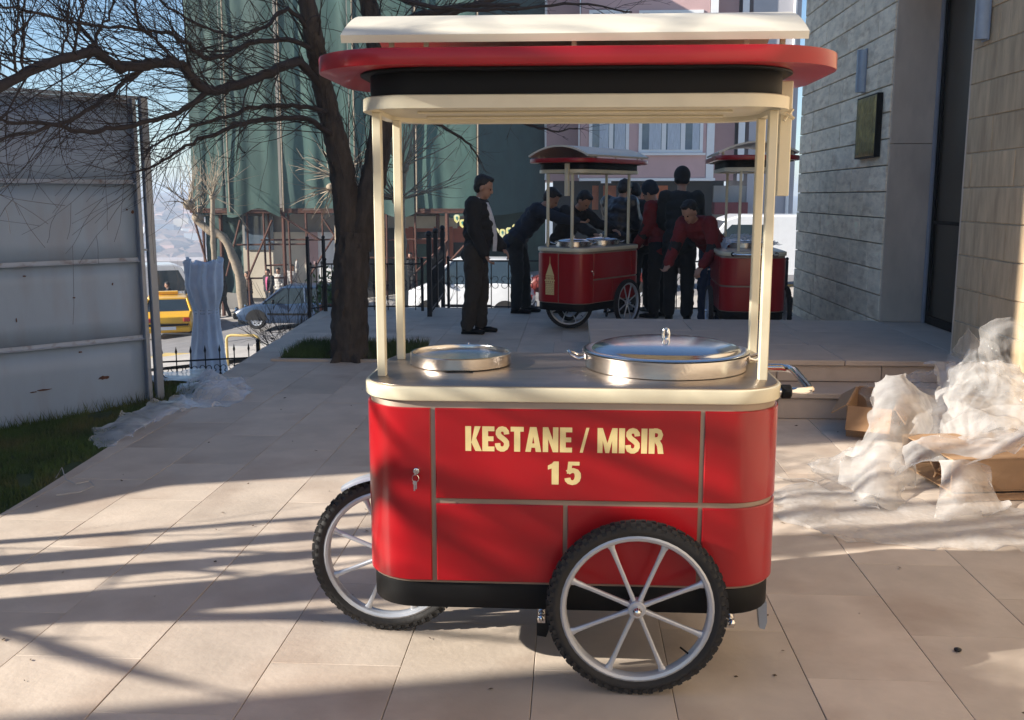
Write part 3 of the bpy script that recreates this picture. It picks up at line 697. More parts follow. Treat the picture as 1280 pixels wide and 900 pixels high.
def twig(mb, p, d, ln, r, lvl, rnd, spread=.7, lift=.0, cnt=None, kids_n=(2, 4), curve=.25):
    n = 5 if lvl > 0 else 4; pts = [p.copy()]; dd = d.normalized(); q = p.copy()
    bend = Vector((rnd.gauss(0, 1), rnd.gauss(0, 1), rnd.gauss(0, 1)))*curve
    for i in range(n):
        dd = (dd+bend*.28+Vector((rnd.gauss(0, .10), rnd.gauss(0, .10), rnd.gauss(0, .10)+lift*.1))).normalized(); q = q+dd*ln/n; pts.append(q.copy())
    mb.tube(pts, [max(.0012, r*(1-.75*i/n)) for i in range(n+1)], 4 if lvl > 1 else 3, caps=False)
    if lvl > 0:
        for k in range(rnd.randint(*kids_n)):
            i = rnd.randint(1, n-1); t = (pts[i+1]-pts[i]).normalized()
            a = Vector((rnd.gauss(0, 1), rnd.gauss(0, 1), rnd.gauss(0, 1))); a = (a-t*a.dot(t)).normalized()
            twig(mb, pts[i], t+a*spread*rnd.uniform(.6, 1.4), ln*rnd.uniform(.4, .7), r*.6, lvl-1, rnd, spread, lift, kids_n=kids_n, curve=curve)
rt = random.Random(21)
tree = empty('bare_tree', (-2.06, 9.05, 0), label='large bare tree with dark trunk in the grass bed behind the sunlit cart', cat='tree')
ORI = Vector((-2.06, 9.05, 0))
def PL(lst): return [D(x, y, min(Y, 5.25+.0084*max(x, -60)) if x < 400 else Y)-ORI for x, y, Y in lst]
tr = MB()
base = D(437, 452, 9.02); base.z = -.06
pts = [base-ORI]+PL([(437, 430, 9.02), (437, 380, 9.02), (440, 320, 9.02), (442, 290, 9.02)])
trunk_p, _ = limb(tr, pts, .175, .148, 40, 22, .0, random.Random(77))
for k in range(6):                   # root flare
    a = k*1.05; tr.tube([trunk_p[8]+Vector((math.cos(a)*.10, math.sin(a)*.10, .10)), trunk_p[0]+Vector((math.cos(a)*.25, math.sin(a)*.25, .02))], [.06, .035], 6)
roughen(tr, .016, 26); tr.build('trunk', M_bark, tree, 60)
LIMBS = [  # measured from the picture: (x, y, depth) ... radius start, end
 ([(438, 310, 9.02), (430, 230, 9.0), (421, 180, 8.95), (404, 110, 8.9), (393, 50, 8.85), (380, -20, 8.8), (360, -140, 8.7)], .125, .05),
 ([(446, 310, 9.04), (461, 250, 9.05), (474, 180, 9.1), (478, 120, 9.1), (470, 50, 9.1), (455, -30, 9.1), (450, -130, 9.1)], .13, .06),
 ([(473, 120, 9.05), (510, 60, 9.2), (560, 20, 9.3), (640, -10, 9.4), (700, -30, 9.5)], .06, .018),
 ([(404, 112, 8.9), (373, 78, 8.7), (330, 95, 8.5), (295, 107, 8.3), (262, 114, 8.1), (240, 98, 8.0), (222, 79, 7.9), (190, 80, 7.7), (150, 84, 7.5), (115, 66, 7.3), (62, 80, 7.0), (0, 108, 6.7), (-60, 125, 6.5)], .062, .045),
 ([(262, 114, 8.1), (230, 135, 7.9), (195, 151, 7.7), (150, 158, 7.5), (110, 164, 7.3), (60, 156, 7.0), (0, 151, 6.8), (-60, 155, 6.6)], .034, .010),
 ([(190, 82, 7.7), (156, 101, 7.6), (130, 124, 7.5), (72, 155, 7.2), (20, 168, 7.0), (-50, 190, 6.8)], .030, .008),
 ([(420, 175, 8.95), (385, 150, 8.8), (345, 148, 8.6), (310, 152, 8.4), (280, 163, 8.2), (240, 178, 8.0), (205, 200, 7.8), (170, 215, 7.6)], .042, .010),
 ([(412, 140, 8.9), (375, 133, 8.7), (330, 132, 8.5), (290, 143, 8.3), (250, 155, 8.1), (210, 172, 8.0), (180, 190, 7.9)], .036, .009),
 ([(395, 60, 8.85), (350, 50, 8.6), (310, 55, 8.4), (285, 68, 8.2), (255, 72, 8.0), (235, 55, 7.9), (200, 40, 7.7), (150, 35, 7.4), (60, 20, 7.0), (0, 5, 6.8)], .036, .010),
 ([(392, 45, 8.85), (360, 12, 8.6), (330, 35, 8.4), (300, 45, 8.2), (270, 38, 8.1), (220, 15, 7.9), (180, -20, 7.7)], .032, .010),
 ([(385, 0, 8.8), (420, -25, 8.7), (500, 0, 8.6), (560, 10, 8.6), (640, 12, 8.6), (720, 5, 8.6), (790, 15, 8.5)], .028, .006),
 ([(470, 40, 9.1), (530, 18, 9.0), (590, 8, 8.9), (650, 6, 8.9)], .04, .012),
 ([(222, 79, 7.9), (195, 50, 7.8), (172, 30, 7.7), (168, -10, 7.6)], .018, .008),
 ([(110, 64, 7.3), (125, 40, 7.3), (140, 10, 7.3), (150, -40, 7.3)], .018, .010), ([(92, 68, 7.2), (98, 35, 7.2), (104, 0, 7.2), (110, -50, 7.2)], .014, .009),
 ([(22, 92, 6.85), (20, 60, 6.9), (24, 20, 6.9), (28, -30, 6.9)], .013, .009), ([(25, 90, 6.85), (29, 55, 6.9), (30, 15, 6.9), (33, -30, 6.9)], .013, .009),
 ([(78, 74, 7.1), (82, 45, 7.1), (86, 10, 7.1), (90, -30, 7.1)], .011, .008),
 ([(478, 140, 9.1), (540, 110, 9.1), (600, 120, 9.0), (650, 150, 8.9), (690, 163, 8.8), (722, 160, 8.8)], .028, .004),
 ([(470, 150, 9.1), (530, 150, 9.3), (565, 165, 9.4), (590, 185, 9.5), (600, 205, 9.5)], .022, .005),
]
tw = MB(); allp = []
for li, (pts, r0, r1) in enumerate(LIMBS):
    k_ = .62 if pts[-1][0] < 300 and li > 0 else 1
    r0 *= k_; r1 *= k_
    mb = MB(); P, rs = limb(mb, PL(pts), r0, r1, 28 if r0 > .1 else (8 if r0 > .02 else 6), 5, .012, rt)
    if r0 > .1: mb = MB(); limb(mb, PL(pts), r0, r1, 32, 18, 0, random.Random(li)); roughen(mb, .012, 28, li)
    elif r0 > .03: roughen(mb, .006, 40, li)
    mb.build('branch', M_bark if r0 > .05 else M_twig, tree, 60)
    for i in range(2, len(P)-1):
        t = (P[i+1]-P[i]).normalized()
        x0 = (P[i]+ORI).x
        dens = (1 if r0 < .05 else (2 if (li in (3,)) else 1)) + (1 if rt.random() < (.25 if P[i].x > -1.2 else .0) else 0)
        if li in (2, 10, 11): dens = 1
        if li in (18, 19): dens = 1
        for k in range(dens):
            a = Vector((rt.gauss(0, 1)-.15, rt.gauss(0, .6), rt.gauss(0, 1))); a = (a-t*a.dot(t)).normalized()
            sc = .30 if li in (18, 19) else (.5 if li in (2,10,11) else 1)
            twig(tw, P[i]+a*rs[i]*.7, t*1.2+a*.55+Vector((-.1, 0, .22)), rt.uniform(.35, 1.25)*sc, min(.0065, max(.0032, rs[i]*.25)), 2 if (li not in (18,19) and (x0 > -3.4 or rt.random() < .45)) else 1, rt, .75, .1, kids_n=(1, 3), curve=.16)
tag(tw.build('twigs', M_twig, tree, 0), kind='stuff')

def pollard(label, pts, r0, r1, heads, m, n=16, ln=(.5, 1.3), lift=.3, seed=3, extra=None, rot=.9):
    rr = random.Random(seed); O = Vector((pts[0][0], pts[0][1], pts[0][2]))
    t = empty('pollarded_tree', O, label=label, cat='tree', group='small pollarded street trees')
    mb = MB(); P, rs = limb(mb, [Vector(p)-O for p in pts], r0, r1, 8, 4, .015, rr); mb.build('trunk', m, t, 60)
    cr = MB()
    for hx, hy, hz, up in heads:
        hp = Vector((hx, hy, hz))-O; cr.ell(hp, (r1*1.7, r1*1.7, r1*1.5), n=8, m=6)
        for k in range(n):
            a = rr.uniform(0, 6.28); e = rr.uniform(.1, 1.3)*up
            twig(cr, hp, Vector((math.cos(a)*math.cos(e)*1.0, math.sin(a)*math.cos(e)*.8, math.sin(e))), rr.uniform(*ln), r1*.22, 1, rr, .35, lift*2, kids_n=(1, 2), curve=.35)
    cr.build('crown', m, t, 60)
    return t
q = lambda x, y, Y: tuple(D(x, y, Y))
def gz(x, y, Y, z=None): v = D(x, y, Y); return (v.x, v.y, hgt(v.x, v.y)-.05 if z is None else z)
pollard('leaning pollarded tree with mottled trunk in front of the scaffolding, left', [gz(304, 396, 35.6), q(301, 352, 35.6), q(291, 320, 35.6), q(279, 297, 35.6), q(262, 288, 35.6), q(247, 276, 35.6)], .20, .13, [(*q(247, 272, 35.6), 1), (*q(236, 256, 35.4), 1)], M_pale, 12, (.8, 2.4), seed=5)
pollard('small upright pollarded tree with pale twigs before the green netting', [gz(270, 400, 30), q(268, 330, 30), q(266, 285, 30), q(266, 248, 30)], .09, .07, [(*q(266, 246, 30), 1)], M_pale, 26, (.8, 1.7), seed=8)
pollard('pale sunlit pollarded tree seen between the left posts of the cart', [gz(503, 420, 17), q(503, 350, 17), q(501, 290, 17), q(500, 240, 17), q(503, 212, 17)], .11, .07, [(*q(503, 210, 17), 1), (*q(498, 250, 17), .5)], M_pale, 30, (.7, 1.8), seed=11)
pollard('pale drooping pollarded tree seen just left of the big tree trunk', [gz(424, 420, 21), q(424, 350, 21), q(423, 270, 21), q(422, 225, 21)], .10, .07, [(*q(422, 222, 21), .6), (*q(414, 235, 21), -.6)], M_pale, 18, (.6, 1.3), lift=-.3, seed=14)

# a many stemmed bare tree left of the picture: its stems throw the long streaks over the paving
rs_ = random.Random(9)
st = empty('multi_stem_tree', (-5.6, 2.4, 0), label='bare tree with many upright stems standing outside the left edge', cat='tree')
stems = [(-.2, -.31, .14, 4.9), (.1, -.08, .13, 5.2), (.25, .02, .05, 4.4), (-.1, .12, .05, 4.6), (.15, .26, .08, 4.2), (-.3, .36, .035, 4.6), (.3, .52, .075, 4.0), (0, .66, .02, 3.8), (.3, .80, .03, 3.6)]
tws = MB()
for x, y, r, h in stems:
    mb = MB(); P, rr_ = limb(mb, [(x, y, -.05), (x*1.1, y, h*.3), (x*1.3, y*1.05, h*.6), (x*1.7, y*1.15, h)], r, r*.3, 7, 5, .01, rs_); mb.build('trunk', M_bark, st, 60)
    for i in range(5, len(P)-1):
        for k in range(1 if i % 2 else 0):
            a = Vector((rs_.gauss(0, 1), rs_.gauss(0, .8), rs_.gauss(.2, .5))).normalized()
            twig(tws, P[i], a+Vector((0, 0, .5)), rs_.uniform(.5, 1.3), r*.25, 1, rs_, .7, .2, kids_n=(1, 2))
for pts in ([(-.1, -.3, 1.9), (0, -.9, 3.0), (0, -1.25, 3.25), (.1, -1.6, 3.35), (.1, -2.1, 3.3)], [(-.1, -.3, 2.5), (-.1, -.8, 3.35), (0, -1.2, 3.62), (0, -1.6, 3.9), (0, -2.1, 4.0)],
            [(0, -.4, 3.2), (0, -.9, 4.15), (.1, -1.3, 4.5), (.1, -1.7, 4.75), (.1, -2.2, 4.8)], [(.1, -.3, 3.6), (.1, -1.0, 4.35), (.1, -1.5, 4.62), (0, -2.0, 4.95)], [(-.1, -.3, 4.0), (0, -.8, 4.75), (0, -1.3, 5.05), (0, -1.9, 5.15)], [(0, -.2, 2.2), (.1, -.7, 2.9), (.1, -1.1, 2.95), (.1, -1.5, 2.8)]):
    mb = MB(); P, rr_ = limb(mb, pts, .045, .014, 6, 5, .02, rs_); mb.build('branch', M_twig, st, 60)
    for i in range(4, len(P)-1):
        for k in range(1+i % 2):
            a = Vector((rs_.gauss(0, .8), rs_.gauss(-.6, .7), rs_.gauss(.1, .5))).normalized()
            twig(tws, P[i], a, rs_.uniform(.3, .8), .011, 1, rs_, .7, .2, kids_n=(1, 2))
tag(tws.build('crown', M_twig, st, 0), kind='stuff')

# ------------------------------------------------------------ steel hoarding at the left
A0 = Vector((-3.20, 7.22, 0)); B0 = Vector((-7.10, 3.10, 0)); dv = (B0-A0); L0 = dv.length; ang = math.atan2(dv.y, dv.x)
hb = empty('hoarding', A0, ang, label='tall grey steel hoarding with rust stains standing on the grass at the left', cat='hoarding')
top = 2.20
zs = [-.30, .458, 1.037, 1.60, 2.17]
npan = 4
for k in range(4):
    for j in range(npan):
        a = MB(); x0, x1 = L0*j/npan+.02, L0*(j+1)/npan-.004
        n = 12; vs = []
        for q_ in range(5):
            for i in range(n+1):
                u = i/n; v = q_/4; dn = .006*noise.noise(Vector((u*3+j*7+k*3, v*3, k))) if 0 < i < n and 0 < q_ < 4 else 0
                vs.append((x0+(x1-x0)*u, dn, zs[k]+.012+(zs[k+1]-zs[k]-.024)*v))
        a.add(vs, [(q_*(n+1)+i, q_*(n+1)+i+1, (q_+1)*(n+1)+i+1, (q_+1)*(n+1)+i) for q_ in range(4) for i in range(n)])
        o = a.build('steel_panel', M_board, hb); md = o.modifiers.new('t', 'SOLIDIFY'); md.thickness = .004; md.offset = 0
for k, z in enumerate(zs):
    a = MB(); 
    for j in range(npan): a.box(L0*j/npan+.02, .004, z-.014, L0*(j+1)/npan-.002, .04, z-.009); a.box(L0*j/npan+.02, .004, z-.009, L0*(j+1)/npan-.002, .010, z+.016)
    a.build('rail', mat('rusted_rail', (.32, .38, .48), .6, metal=.1, var=.1, dirt=.8, dscale=14, dirtcol=(.12,.07,.05)), hb, 0)
for x in (.0, L0/2, L0):
    a = MB(); a.bbox(x-.012, -.035, -.35, x+.018, .05, top, .003); a.build('post', M_frame, hb, 0)
a = MB(); a.bbox(-.10, .0, -.4, -.045, .055, top+.01, .004); a.box(-.045, .02, 2.14, .0, .035, 2.155); a.box(-.045, .02, 1.10, 0, .035, 1.115); a.build('stay_post', M_frame, hb)
a = MB(); a.box(-.10, .002, top-.012, L0, .03, top+.012); a.build('top_rail', M_frame, hb, 0)

M_scab = mat('rust_scab', (.075, .032, .022), .9, var=.5, scale=40)
rsc = random.Random(3)
def scab(px, py, w_, h_):
    r = ray(px, py); n = Vector((-dv.y, dv.x, 0)); t = ((A0-Vector((0, 0, EYE))).dot(n))/r.dot(n); p = Vector((0, 0, EYE))+r*t; x = (p-A0).dot(dv)/L0
    a = MB(); k = 14; ring = [(x+w_*math.cos(6.283*i/k)*rsc.uniform(.5, 1), p.z+h_*math.sin(6.283*i/k)*rsc.uniform(.5, 1)) for i in range(k)]
    a.loft([[(u, .008, z) for u, z in ring], [(u, .0095, z) for u, z in ring]]); a.build('rust_scab', M_scab, hb, 0)
for q4 in ((129, 472, .05, .018), (55, 487, .06, .007), (42, 490, .03, .006), (165, 265, .014, .016), (158, 262, .01, .01), (92, 372, .012, .008), (30, 345, .015, .006), (140, 355, .008, .012), (100, 440, .02, .008), (20, 400, .006, .02)): scab(*q4)
# grass
import numpy as np
M_grass = mat('grass_blades', (.045, .085, .018), .8, var=.45, scale=3, dirt=.8, dscale=1.6, dirtcol=(.13,.11,.045))
M_turf = mat('turf', (.035, .055, .016), .95, var=.35, scale=5, bump=1, bscale=60)
def grass(name, label, x0, x1, y0, y1, n, hmin, hmax, zf, seed, keep=None):
    rg = np.random.RandomState(seed); x = rg.uniform(x0, x1, n); y = rg.uniform(y0, y1, n)
    if keep is not None: k = keep(x, y); x = x[k]; y = y[k]
    n = len(x); z = zf(x, y); a = rg.uniform(0, 6.28, n); h = rg.uniform(hmin, hmax, n); w_ = rg.uniform(.0015, .0035, n)*1.4; le = rg.uniform(-1, 1, (2, n))*h*.5
    V = np.empty((n, 3, 3)); V[:, 0] = np.stack([x-np.cos(a)*w_, y-np.sin(a)*w_, z], 1); V[:, 1] = np.stack([x+np.cos(a)*w_, y+np.sin(a)*w_, z], 1); V[:, 2] = np.stack([x+le[0], y+le[1], z+h], 1)
    me = bpy.data.meshes.new(name); me.vertices.add(3*n); me.vertices.foreach_set('co', V.ravel()); me.loops.add(3*n); me.loops.foreach_set('vertex_index', np.arange(3*n)); me.polygons.add(n); me.polygons.foreach_set('loop_start', np.arange(n)*3); me.update(calc_edges=True); me.materials.append(M_grass)
    o = bpy.data.objects.new(name, me); COL.objects.link(o); return tag(o, label, None, None, 'stuff')
ex = lambda y: -2.705-.072*(y-4.39)
lawn = MB(); lawn.loft([[(-9, 1.2, z-.48), (-2.9, 1.2, z), (ex(1.2)-.005, 1.2, z), (ex(8.1)-.005, 8.1, z), (-3.05, 8.1, z), (-9, 8.1, z-.48)] for z in (-.25, -.018)]); tag(lawn.build('lawn_soil', M_turf, smooth=0), kind='structure')
grass('grass', 'short green grass along the left edge of the paving', -5.2, -2.6, 3.6, 8.1, 110000, .015, .045, lambda x, y: -.02-.079*np.maximum(0, -2.95-x), 3, lambda x, y: (x < ex(y)-.01) & (np.sin(x*5.1+np.sin(y*3.7))*np.sin(y*4.3+1.7*np.sin(x*2.9))+.55*np.sin(x*17+y*11) > -.75))
grass('grass_tufts', 'longer dark grass at the foot of the hoarding', -5.4, -2.9, 4.6, 8.3, 26000, .04, .12, lambda x, y: -.02-.079*np.maximum(0, -2.95-x), 5, lambda x, y: (np.abs((x+3.20)-(y-7.22)*.947) < .14))
bed = empty('tree_bed', (-2.05, 9.1, 0), kind='structure')
a = MB(); a.box(-.66, -.16, -.01, .62, .75, .012); a.build('soil', M_turf, bed, 0)
for x0, y0, x1, y1 in ((-.72, -.22, -.05, -.165), (-.045, -.22, .68, -.165), (-.72, -.16, -.665, .78), (.625, -.16, .68, .78)):
    a = MB(); a.bbox(x0, y0, -.01, x1, y1, .022, .004); a.build('edging_stone', M_slab, bed)
grass('bed_grass', 'bright green grass around the foot of the bare tree', -2.7, -1.44, 8.95, 9.85, 9000, .04, .12, lambda x, y: x*0+.01, 7)

# low wrought iron fence with scrolls behind the hoarding
def iron_fence(label, pa, pb, n, h, spear=.09, scroll=True, posts=(0, 1), ph=None, rails=(.22, .9), name='iron_fence', group=None, pr=.018):
    pa, pb = Vector(pa), Vector(pb); d = pb-pa; L_ = Vector((d.x, d.y, 0)).length; an = math.atan2(d.y, d.x); sl = d.z/L_
    f = empty(name, pa, an, label=label, cat='fence', group=group)
    for zr in rails:
        a = MB(); a.tube([(0, 0, h*zr), (L_, 0, h*zr+sl*L_)], .011, 6); a.build('rail', M_iron, f)
    for i in range(n):
        x = L_*(i+.5)/n; z0 = sl*x; a = MB()
        a.tube([(x, 0, z0+h*rails[0]-.05), (x, 0, z0+h)], .0075, 5); a.tube([(x, 0, z0+h), (x, 0, z0+h+spear*.35), (x, 0, z0+h+spear)], [.006, .016, .001], 6)
        a.ell((x, 0, z0+h*(rails[0]+rails[1])/2), (.016, .016, .02), n=8, m=5)
        b_ = a.build('baluster', M_iron, f)
        if scroll:
            s_ = MB(); zc = z0+h*.55; rr = L_/n*.26
            for sx in (-1, 1):
                for sz in (-1, 1):
                    pp = []
                    for k in range(11):
                        t = k/10; aa = t*1.5*math.pi; rad = rr*(1-.6*t)
                        pp.append((x+sx*(rr*1.0-rad*math.cos(aa)*.9), 0, zc+sz*(rr*.55+rad*math.sin(aa))))
                    s_.tube(pp, .005, 4)
            s_.build('scroll', M_iron, b_)
    for t in posts:
        a = MB(); x = L_*t; z0 = sl*x; hh = ph or h*1.1; a.bbox(x-pr, -pr, z0-.7, x+pr, pr, z0+hh, .003); a.ell((x, 0, z0+hh+pr*1.1), (pr*1.35, pr*1.35, pr*1.35), n=10, m=7); a.build('fence_post', M_iron, f)
    return f
pA = D(196, 492, 11.5); pB = D(322, 486, 11.5)
iron_fence('low black wrought iron fence with scrolls and spear tips beside the wrapped statue', pA, pB, 7, .46, .10, posts=(1.02,), ph=.56, rails=(.28, .83))

# the wrapped statue
rw = random.Random(2)
sb = D(262, 478, 15.5); zb = hgt(sb.x, sb.y)-.05
stt = empty('wrapped_statue', (sb.x, sb.y, zb), label='tall statue wrapped in bluish white plastic with a jagged open top', cat='statue')
H_ = D(259, 323, 15.5).z-zb
prof = [(0, .30), (.10, .29), (.30, .235), (.45, .195), (.56, .175), (.62, .18), (.72, .235), (.82, .262), (.90, .25), (.97, .255), (1.0, .265)]
a = MB(); nn = 72; rings = []
for i in range(41):
    t = i/40
    for k in range(len(prof)-1):
        if prof[k][0] <= t <= prof[k+1][0]: u = (t-prof[k][0])/(prof[k+1][0]-prof[k][0]); r0 = prof[k][1]*(1-u)+prof[k+1][1]*u; break
    ring = []
    for k in range(nn):
        an = 2*math.pi*k/nn
        fold = .030*math.sin(an*9+3*noise.noise(Vector((0, t*3, 1))))*(.4+t)+.02*noise.noise(Vector((math.cos(an)*3, math.sin(an)*3, t*5)))+.008*noise.noise(Vector((math.cos(an)*9, math.sin(an)*9, t*14)))
        zz = t*H_*(.96)+(max(0, t-.85)/.15)*(.11*abs(math.sin(an*3.5))*(.6+.4*math.sin(an*2+1)))
        ring.append(((r0+fold)*math.cos(an), (r0+fold)*math.sin(an), zz))
    rings.append(ring)
a.loft(rings, True, False); o = a.build('plastic_wrap', F_wrap, stt, 60); md = o.modifiers.new('t', 'SOLIDIFY'); md.thickness = .006
a = MB(); a.lathe([(.18, 0), (.16, .6*H_*.5), (.10, .55*H_), (.13, .8*H_), (.07, .88*H_)], 16); a.build('figure', M_grey, stt, 60)
a = MB(); 
for t in (.56, .585): a.lathe([(.186, t*H_), (.190, t*H_+.008), (.186, t*H_+.016)], 30, cap=False)
a.build('binding', F_blue, stt)

# tubular barriers by the road
def hoop(label, x0, x1, ytop, ybot, Y, m, r):
    a_ = D(x0, ytop, Y); b_ = D(x1, ytop, Y); zb_ = hgt(a_.x, Y)-.1
    o = MB(); w_ = b_.x-a_.x; z = a_.z-zb_
    o.tube([(0, 0, 0), (0, 0, z-.1), (.03, 0, z-.03), (.12, 0, z), (w_-.12, 0, z), (w_-.03, 0, z-.03), (w_, 0, z-.1), (w_, 0, 0)], r, 8)
    ob = o.build('hoop_barrier', m, None, 60, (a_.x, Y, zb_)); return tag(ob, label, 'barrier')
hoop('yellow tubular barrier at the kerb right of the wrapped statue', 283, 323, 419, 440, 24.2, M_kerby, .035)
hoop('black tubular barrier at the kerb left of the wrapped statue', 200, 246, 417, 440, 24.2, M_iron, .025)

# ------------------------------------------------------------ buildings across the road
def road_z(x): return max(-3.6, min(-.9, -2.80+.12*(x+9)))
def cloth(x0, x1, zt, zb, y, fold, seed, pleats, sag=.1, nx_=60, nz_=40, ang=0.0):
    mb = MB(); vs = []
    for j in range(nz_+1):
        v = j/nz_
        for i in range(nx_+1):
            u = i/nx_; x = x0+(x1-x0)*u
            d = fold*math.sin(u*pleats*2*math.pi+2.5*noise.noise(Vector((u*3, v*2.2, seed))))*(.35+.65*v)
            d += fold*1.8*noise.noise(Vector((u*pleats*.5, v*5, seed+5)))+fold*.8*noise.noise(Vector((u*pleats*2, v*14, seed+9)))
            z = zt+(zb-zt)*v - sag*math.sin(u*math.pi*2+seed)*v*v*.5
            vs.append((x+d*.3, y-d+ang*(x-x0), z))
    mb.add(vs, [(j*(nx_+1)+i, j*(nx_+1)+i+1, (j+1)*(nx_+1)+i+1, (j+1)*(nx_+1)+i) for j in range(nz_) for i in range(nx_)])
    return mb
SY = 38.0
xl = D(241, 265, SY).x; xr = D(597, 265, SY).x
sc = empty('scaffolded_building', (xl, SY, -3.0), label='building across the road wrapped in green netting on rusty scaffolding', cat='building')
O = Vector((xl, SY, -3.0))
def rel(mb): mb.v = [(v[0]-O.x, v[1]-O.y, v[2]-O.z) for v in mb.v]; return mb
cuts = [241, 284, 352, 440, 520, 597]
for i in range(5):
    a, b = D(cuts[i], 200, SY).x, D(cuts[i+1], 200, SY).x
    o = rel(cloth(a+.03, b-.03, 12.5, .86, SY-.25-.12*(i % 2), .032, i*7.3, 1.5 if i != 2 else 2.5, .35)).build('netting', M_net, sc, 80)
for xx_ in (284, 352, 443, 520, 597):
    p_ = D(xx_, 200, SY-.45); a = MB(); a.tube([(p_.x, SY-.42, .9), (p_.x+.05, SY-.42, 12.4)], .035, 6); rel(a).build('net_batten', M_pale, sc)
xr2 = D(680, 265, 44).x
o = rel(cloth(xr, xr2+.05, 12.5, .80, SY-.1, .05, 44, 3, .1, ang=(5.9)/(xr2-xr))).build('netting', M_netshade, sc, 80); o['label'] = 'green net on the side of the scaffolding, its shade put into the colour'
zg = -3.1
w_ = MB(); w_.box(xl+.1, SY+1.9, zg, xr-.15, SY+6, 12.5); rel(w_).build('wall', M_cement, sc, 0)
w_ = MB(); w_.box(xl, SY-.3, .86, xr+.1, SY-.2, .97); w_.box(xl, SY+1.2, .80, xr, SY+1.3, .9); rel(w_).build('ledger', M_rust, sc, 0)
w_ = MB(); w_.box(xl, SY-.3, .99, xr, SY+1.85, 1.03); rel(w_).build('deck', M_rust, sc, 0)
rp_ = random.Random(5)
def px2(x): return D(x, 300, SY-.25).x
for xx in (241, 262, 296, 309, 326, 331, 355, 363, 384, 403, 430, 452, 483, 520, 541, 560, 596):
    y = SY-.25+rp_.choice((0, 0, 1.2)); x = px2(xx); a = MB(); a.tube([(x, y, road_z(x)+.1), (x+rp_.uniform(-.05, .05), y, .86)], rp_.choice((.045, .055, .08)), 6); rel(a).build('scaffold_pole', M_rust, sc)
for x0, y0, x1, y1 in ((241, 268, 262, 342), (283, 345, 300, 275), (352, 270, 400, 300), (384, 350, 430, 275), (403, 272, 452, 345), (520, 340, 560, 300), (541, 350, 596, 290), (430, 330, 470, 275), (309, 350, 340, 275)):
    p, q_ = D(x0, y0, SY-.35), D(x1, y1, SY-.35); a = MB(); a.tube([p, q_], .045, 6); rel(a).build('brace', M_rust, sc)
for x0, x1, yy in ((296, 384, 306), (326, 384, 300), (331, 360, 332), (384, 452, 300), (483, 560, 300), (309, 355, 348), (452, 596, 322)):
    p, q_ = D(x0, yy, SY-.2), D(x1, yy+rp_.uniform(-2, 2), SY-.2); a = MB(); a.tube([p, q_], .035, 6); rel(a).build('cross_bar', M_rust, sc)
o = rel(cloth(px2(243), px2(290), .80, -2.3, SY+1.0, .05, 60, 3, .05)).build('netting', M_netshade, sc, 80)
# ground floor shops behind the scaffolding
def front_box(name, m, x0, y0, x1, y1, Y, d=.12, par=None):
    a, b = D(x0, y1, Y), D(x1, y0, Y); mb = MB(); mb.box(a.x, Y-d, a.z, b.x, Y, b.z)
    if par is sc: rel(mb)
    return mb.build(name, m, par, 0)
M_shopwall = mat('pale_shop_wall', (.62, .56, .46), .85, var=.12, scale=1, bump=.1)  # one even pale colour for the shop walls
M_terr = mat('terracotta_paint', (.30, .085, .045), .8, var=.2, scale=2)
M_dgreen = mat('dark_green_panel', (.03, .07, .05), .7, var=.3, scale=2)
M_sign = mat('beige_shop_sign', (.42, .38, .30), .7, var=.1, scale=3)
S2 = SY+1.85
front_box('shop_front', M_shopwall, 345, 290, 383, 388, S2, .1, sc); front_box('shop_front', M_shopwall, 303, 310, 343, 372, S2, .06, sc)
front_box('shop_window', M_win, 308, 270, 342, 312, S2, .12, sc)
front_box('shop_front', M_pink, 386, 290, 398, 330, S2, .2, sc)
for i in range(5): front_box('shutter_strip', M_wframe, 399+i*4.4, 290, 401.4+i*4.4, 352, S2, .14, sc)
pan_ = front_box('hanging_sign', M_wframe, 424, 282, 433, 352, S2, .3, sc)
sg = MB()
for k, yy in enumerate((290, 300, 312, 324, 336)):
    a, b = D(426, yy+7, S2-.31), D(431, yy, S2-.31)
    sg.box(a.x, S2-.312, a.z, b.x, S2-.301, b.z); 
rel(sg).build('sign_letters', M_dark, sc, 0)
front_box('shop_front', M_dark, 436, 285, 500, 390, S2, .05, sc); front_box('shop_front', M_terr, 500, 283, 598, 385, S2, .06, sc)
front_box('shop_sign', M_sign, 504, 270, 572, 285, S2, .3, sc); front_box('shop_window', M_dark, 512, 290, 562, 300, S2, .12, sc); front_box('shop_front', M_dgreen, 512, 305, 540, 372, S2, .12, sc)
front_box('shop_window', M_dark, 546, 303, 592, 360, S2, .12, sc); front_box('shop_front', M_dgreen, 598, 255, 682, 385, 44, .12, sc)
for xx in (514, 545, 563): front_box('shop_pillar', M_terr, xx, 283, xx+4, 380, S2, .35, sc)

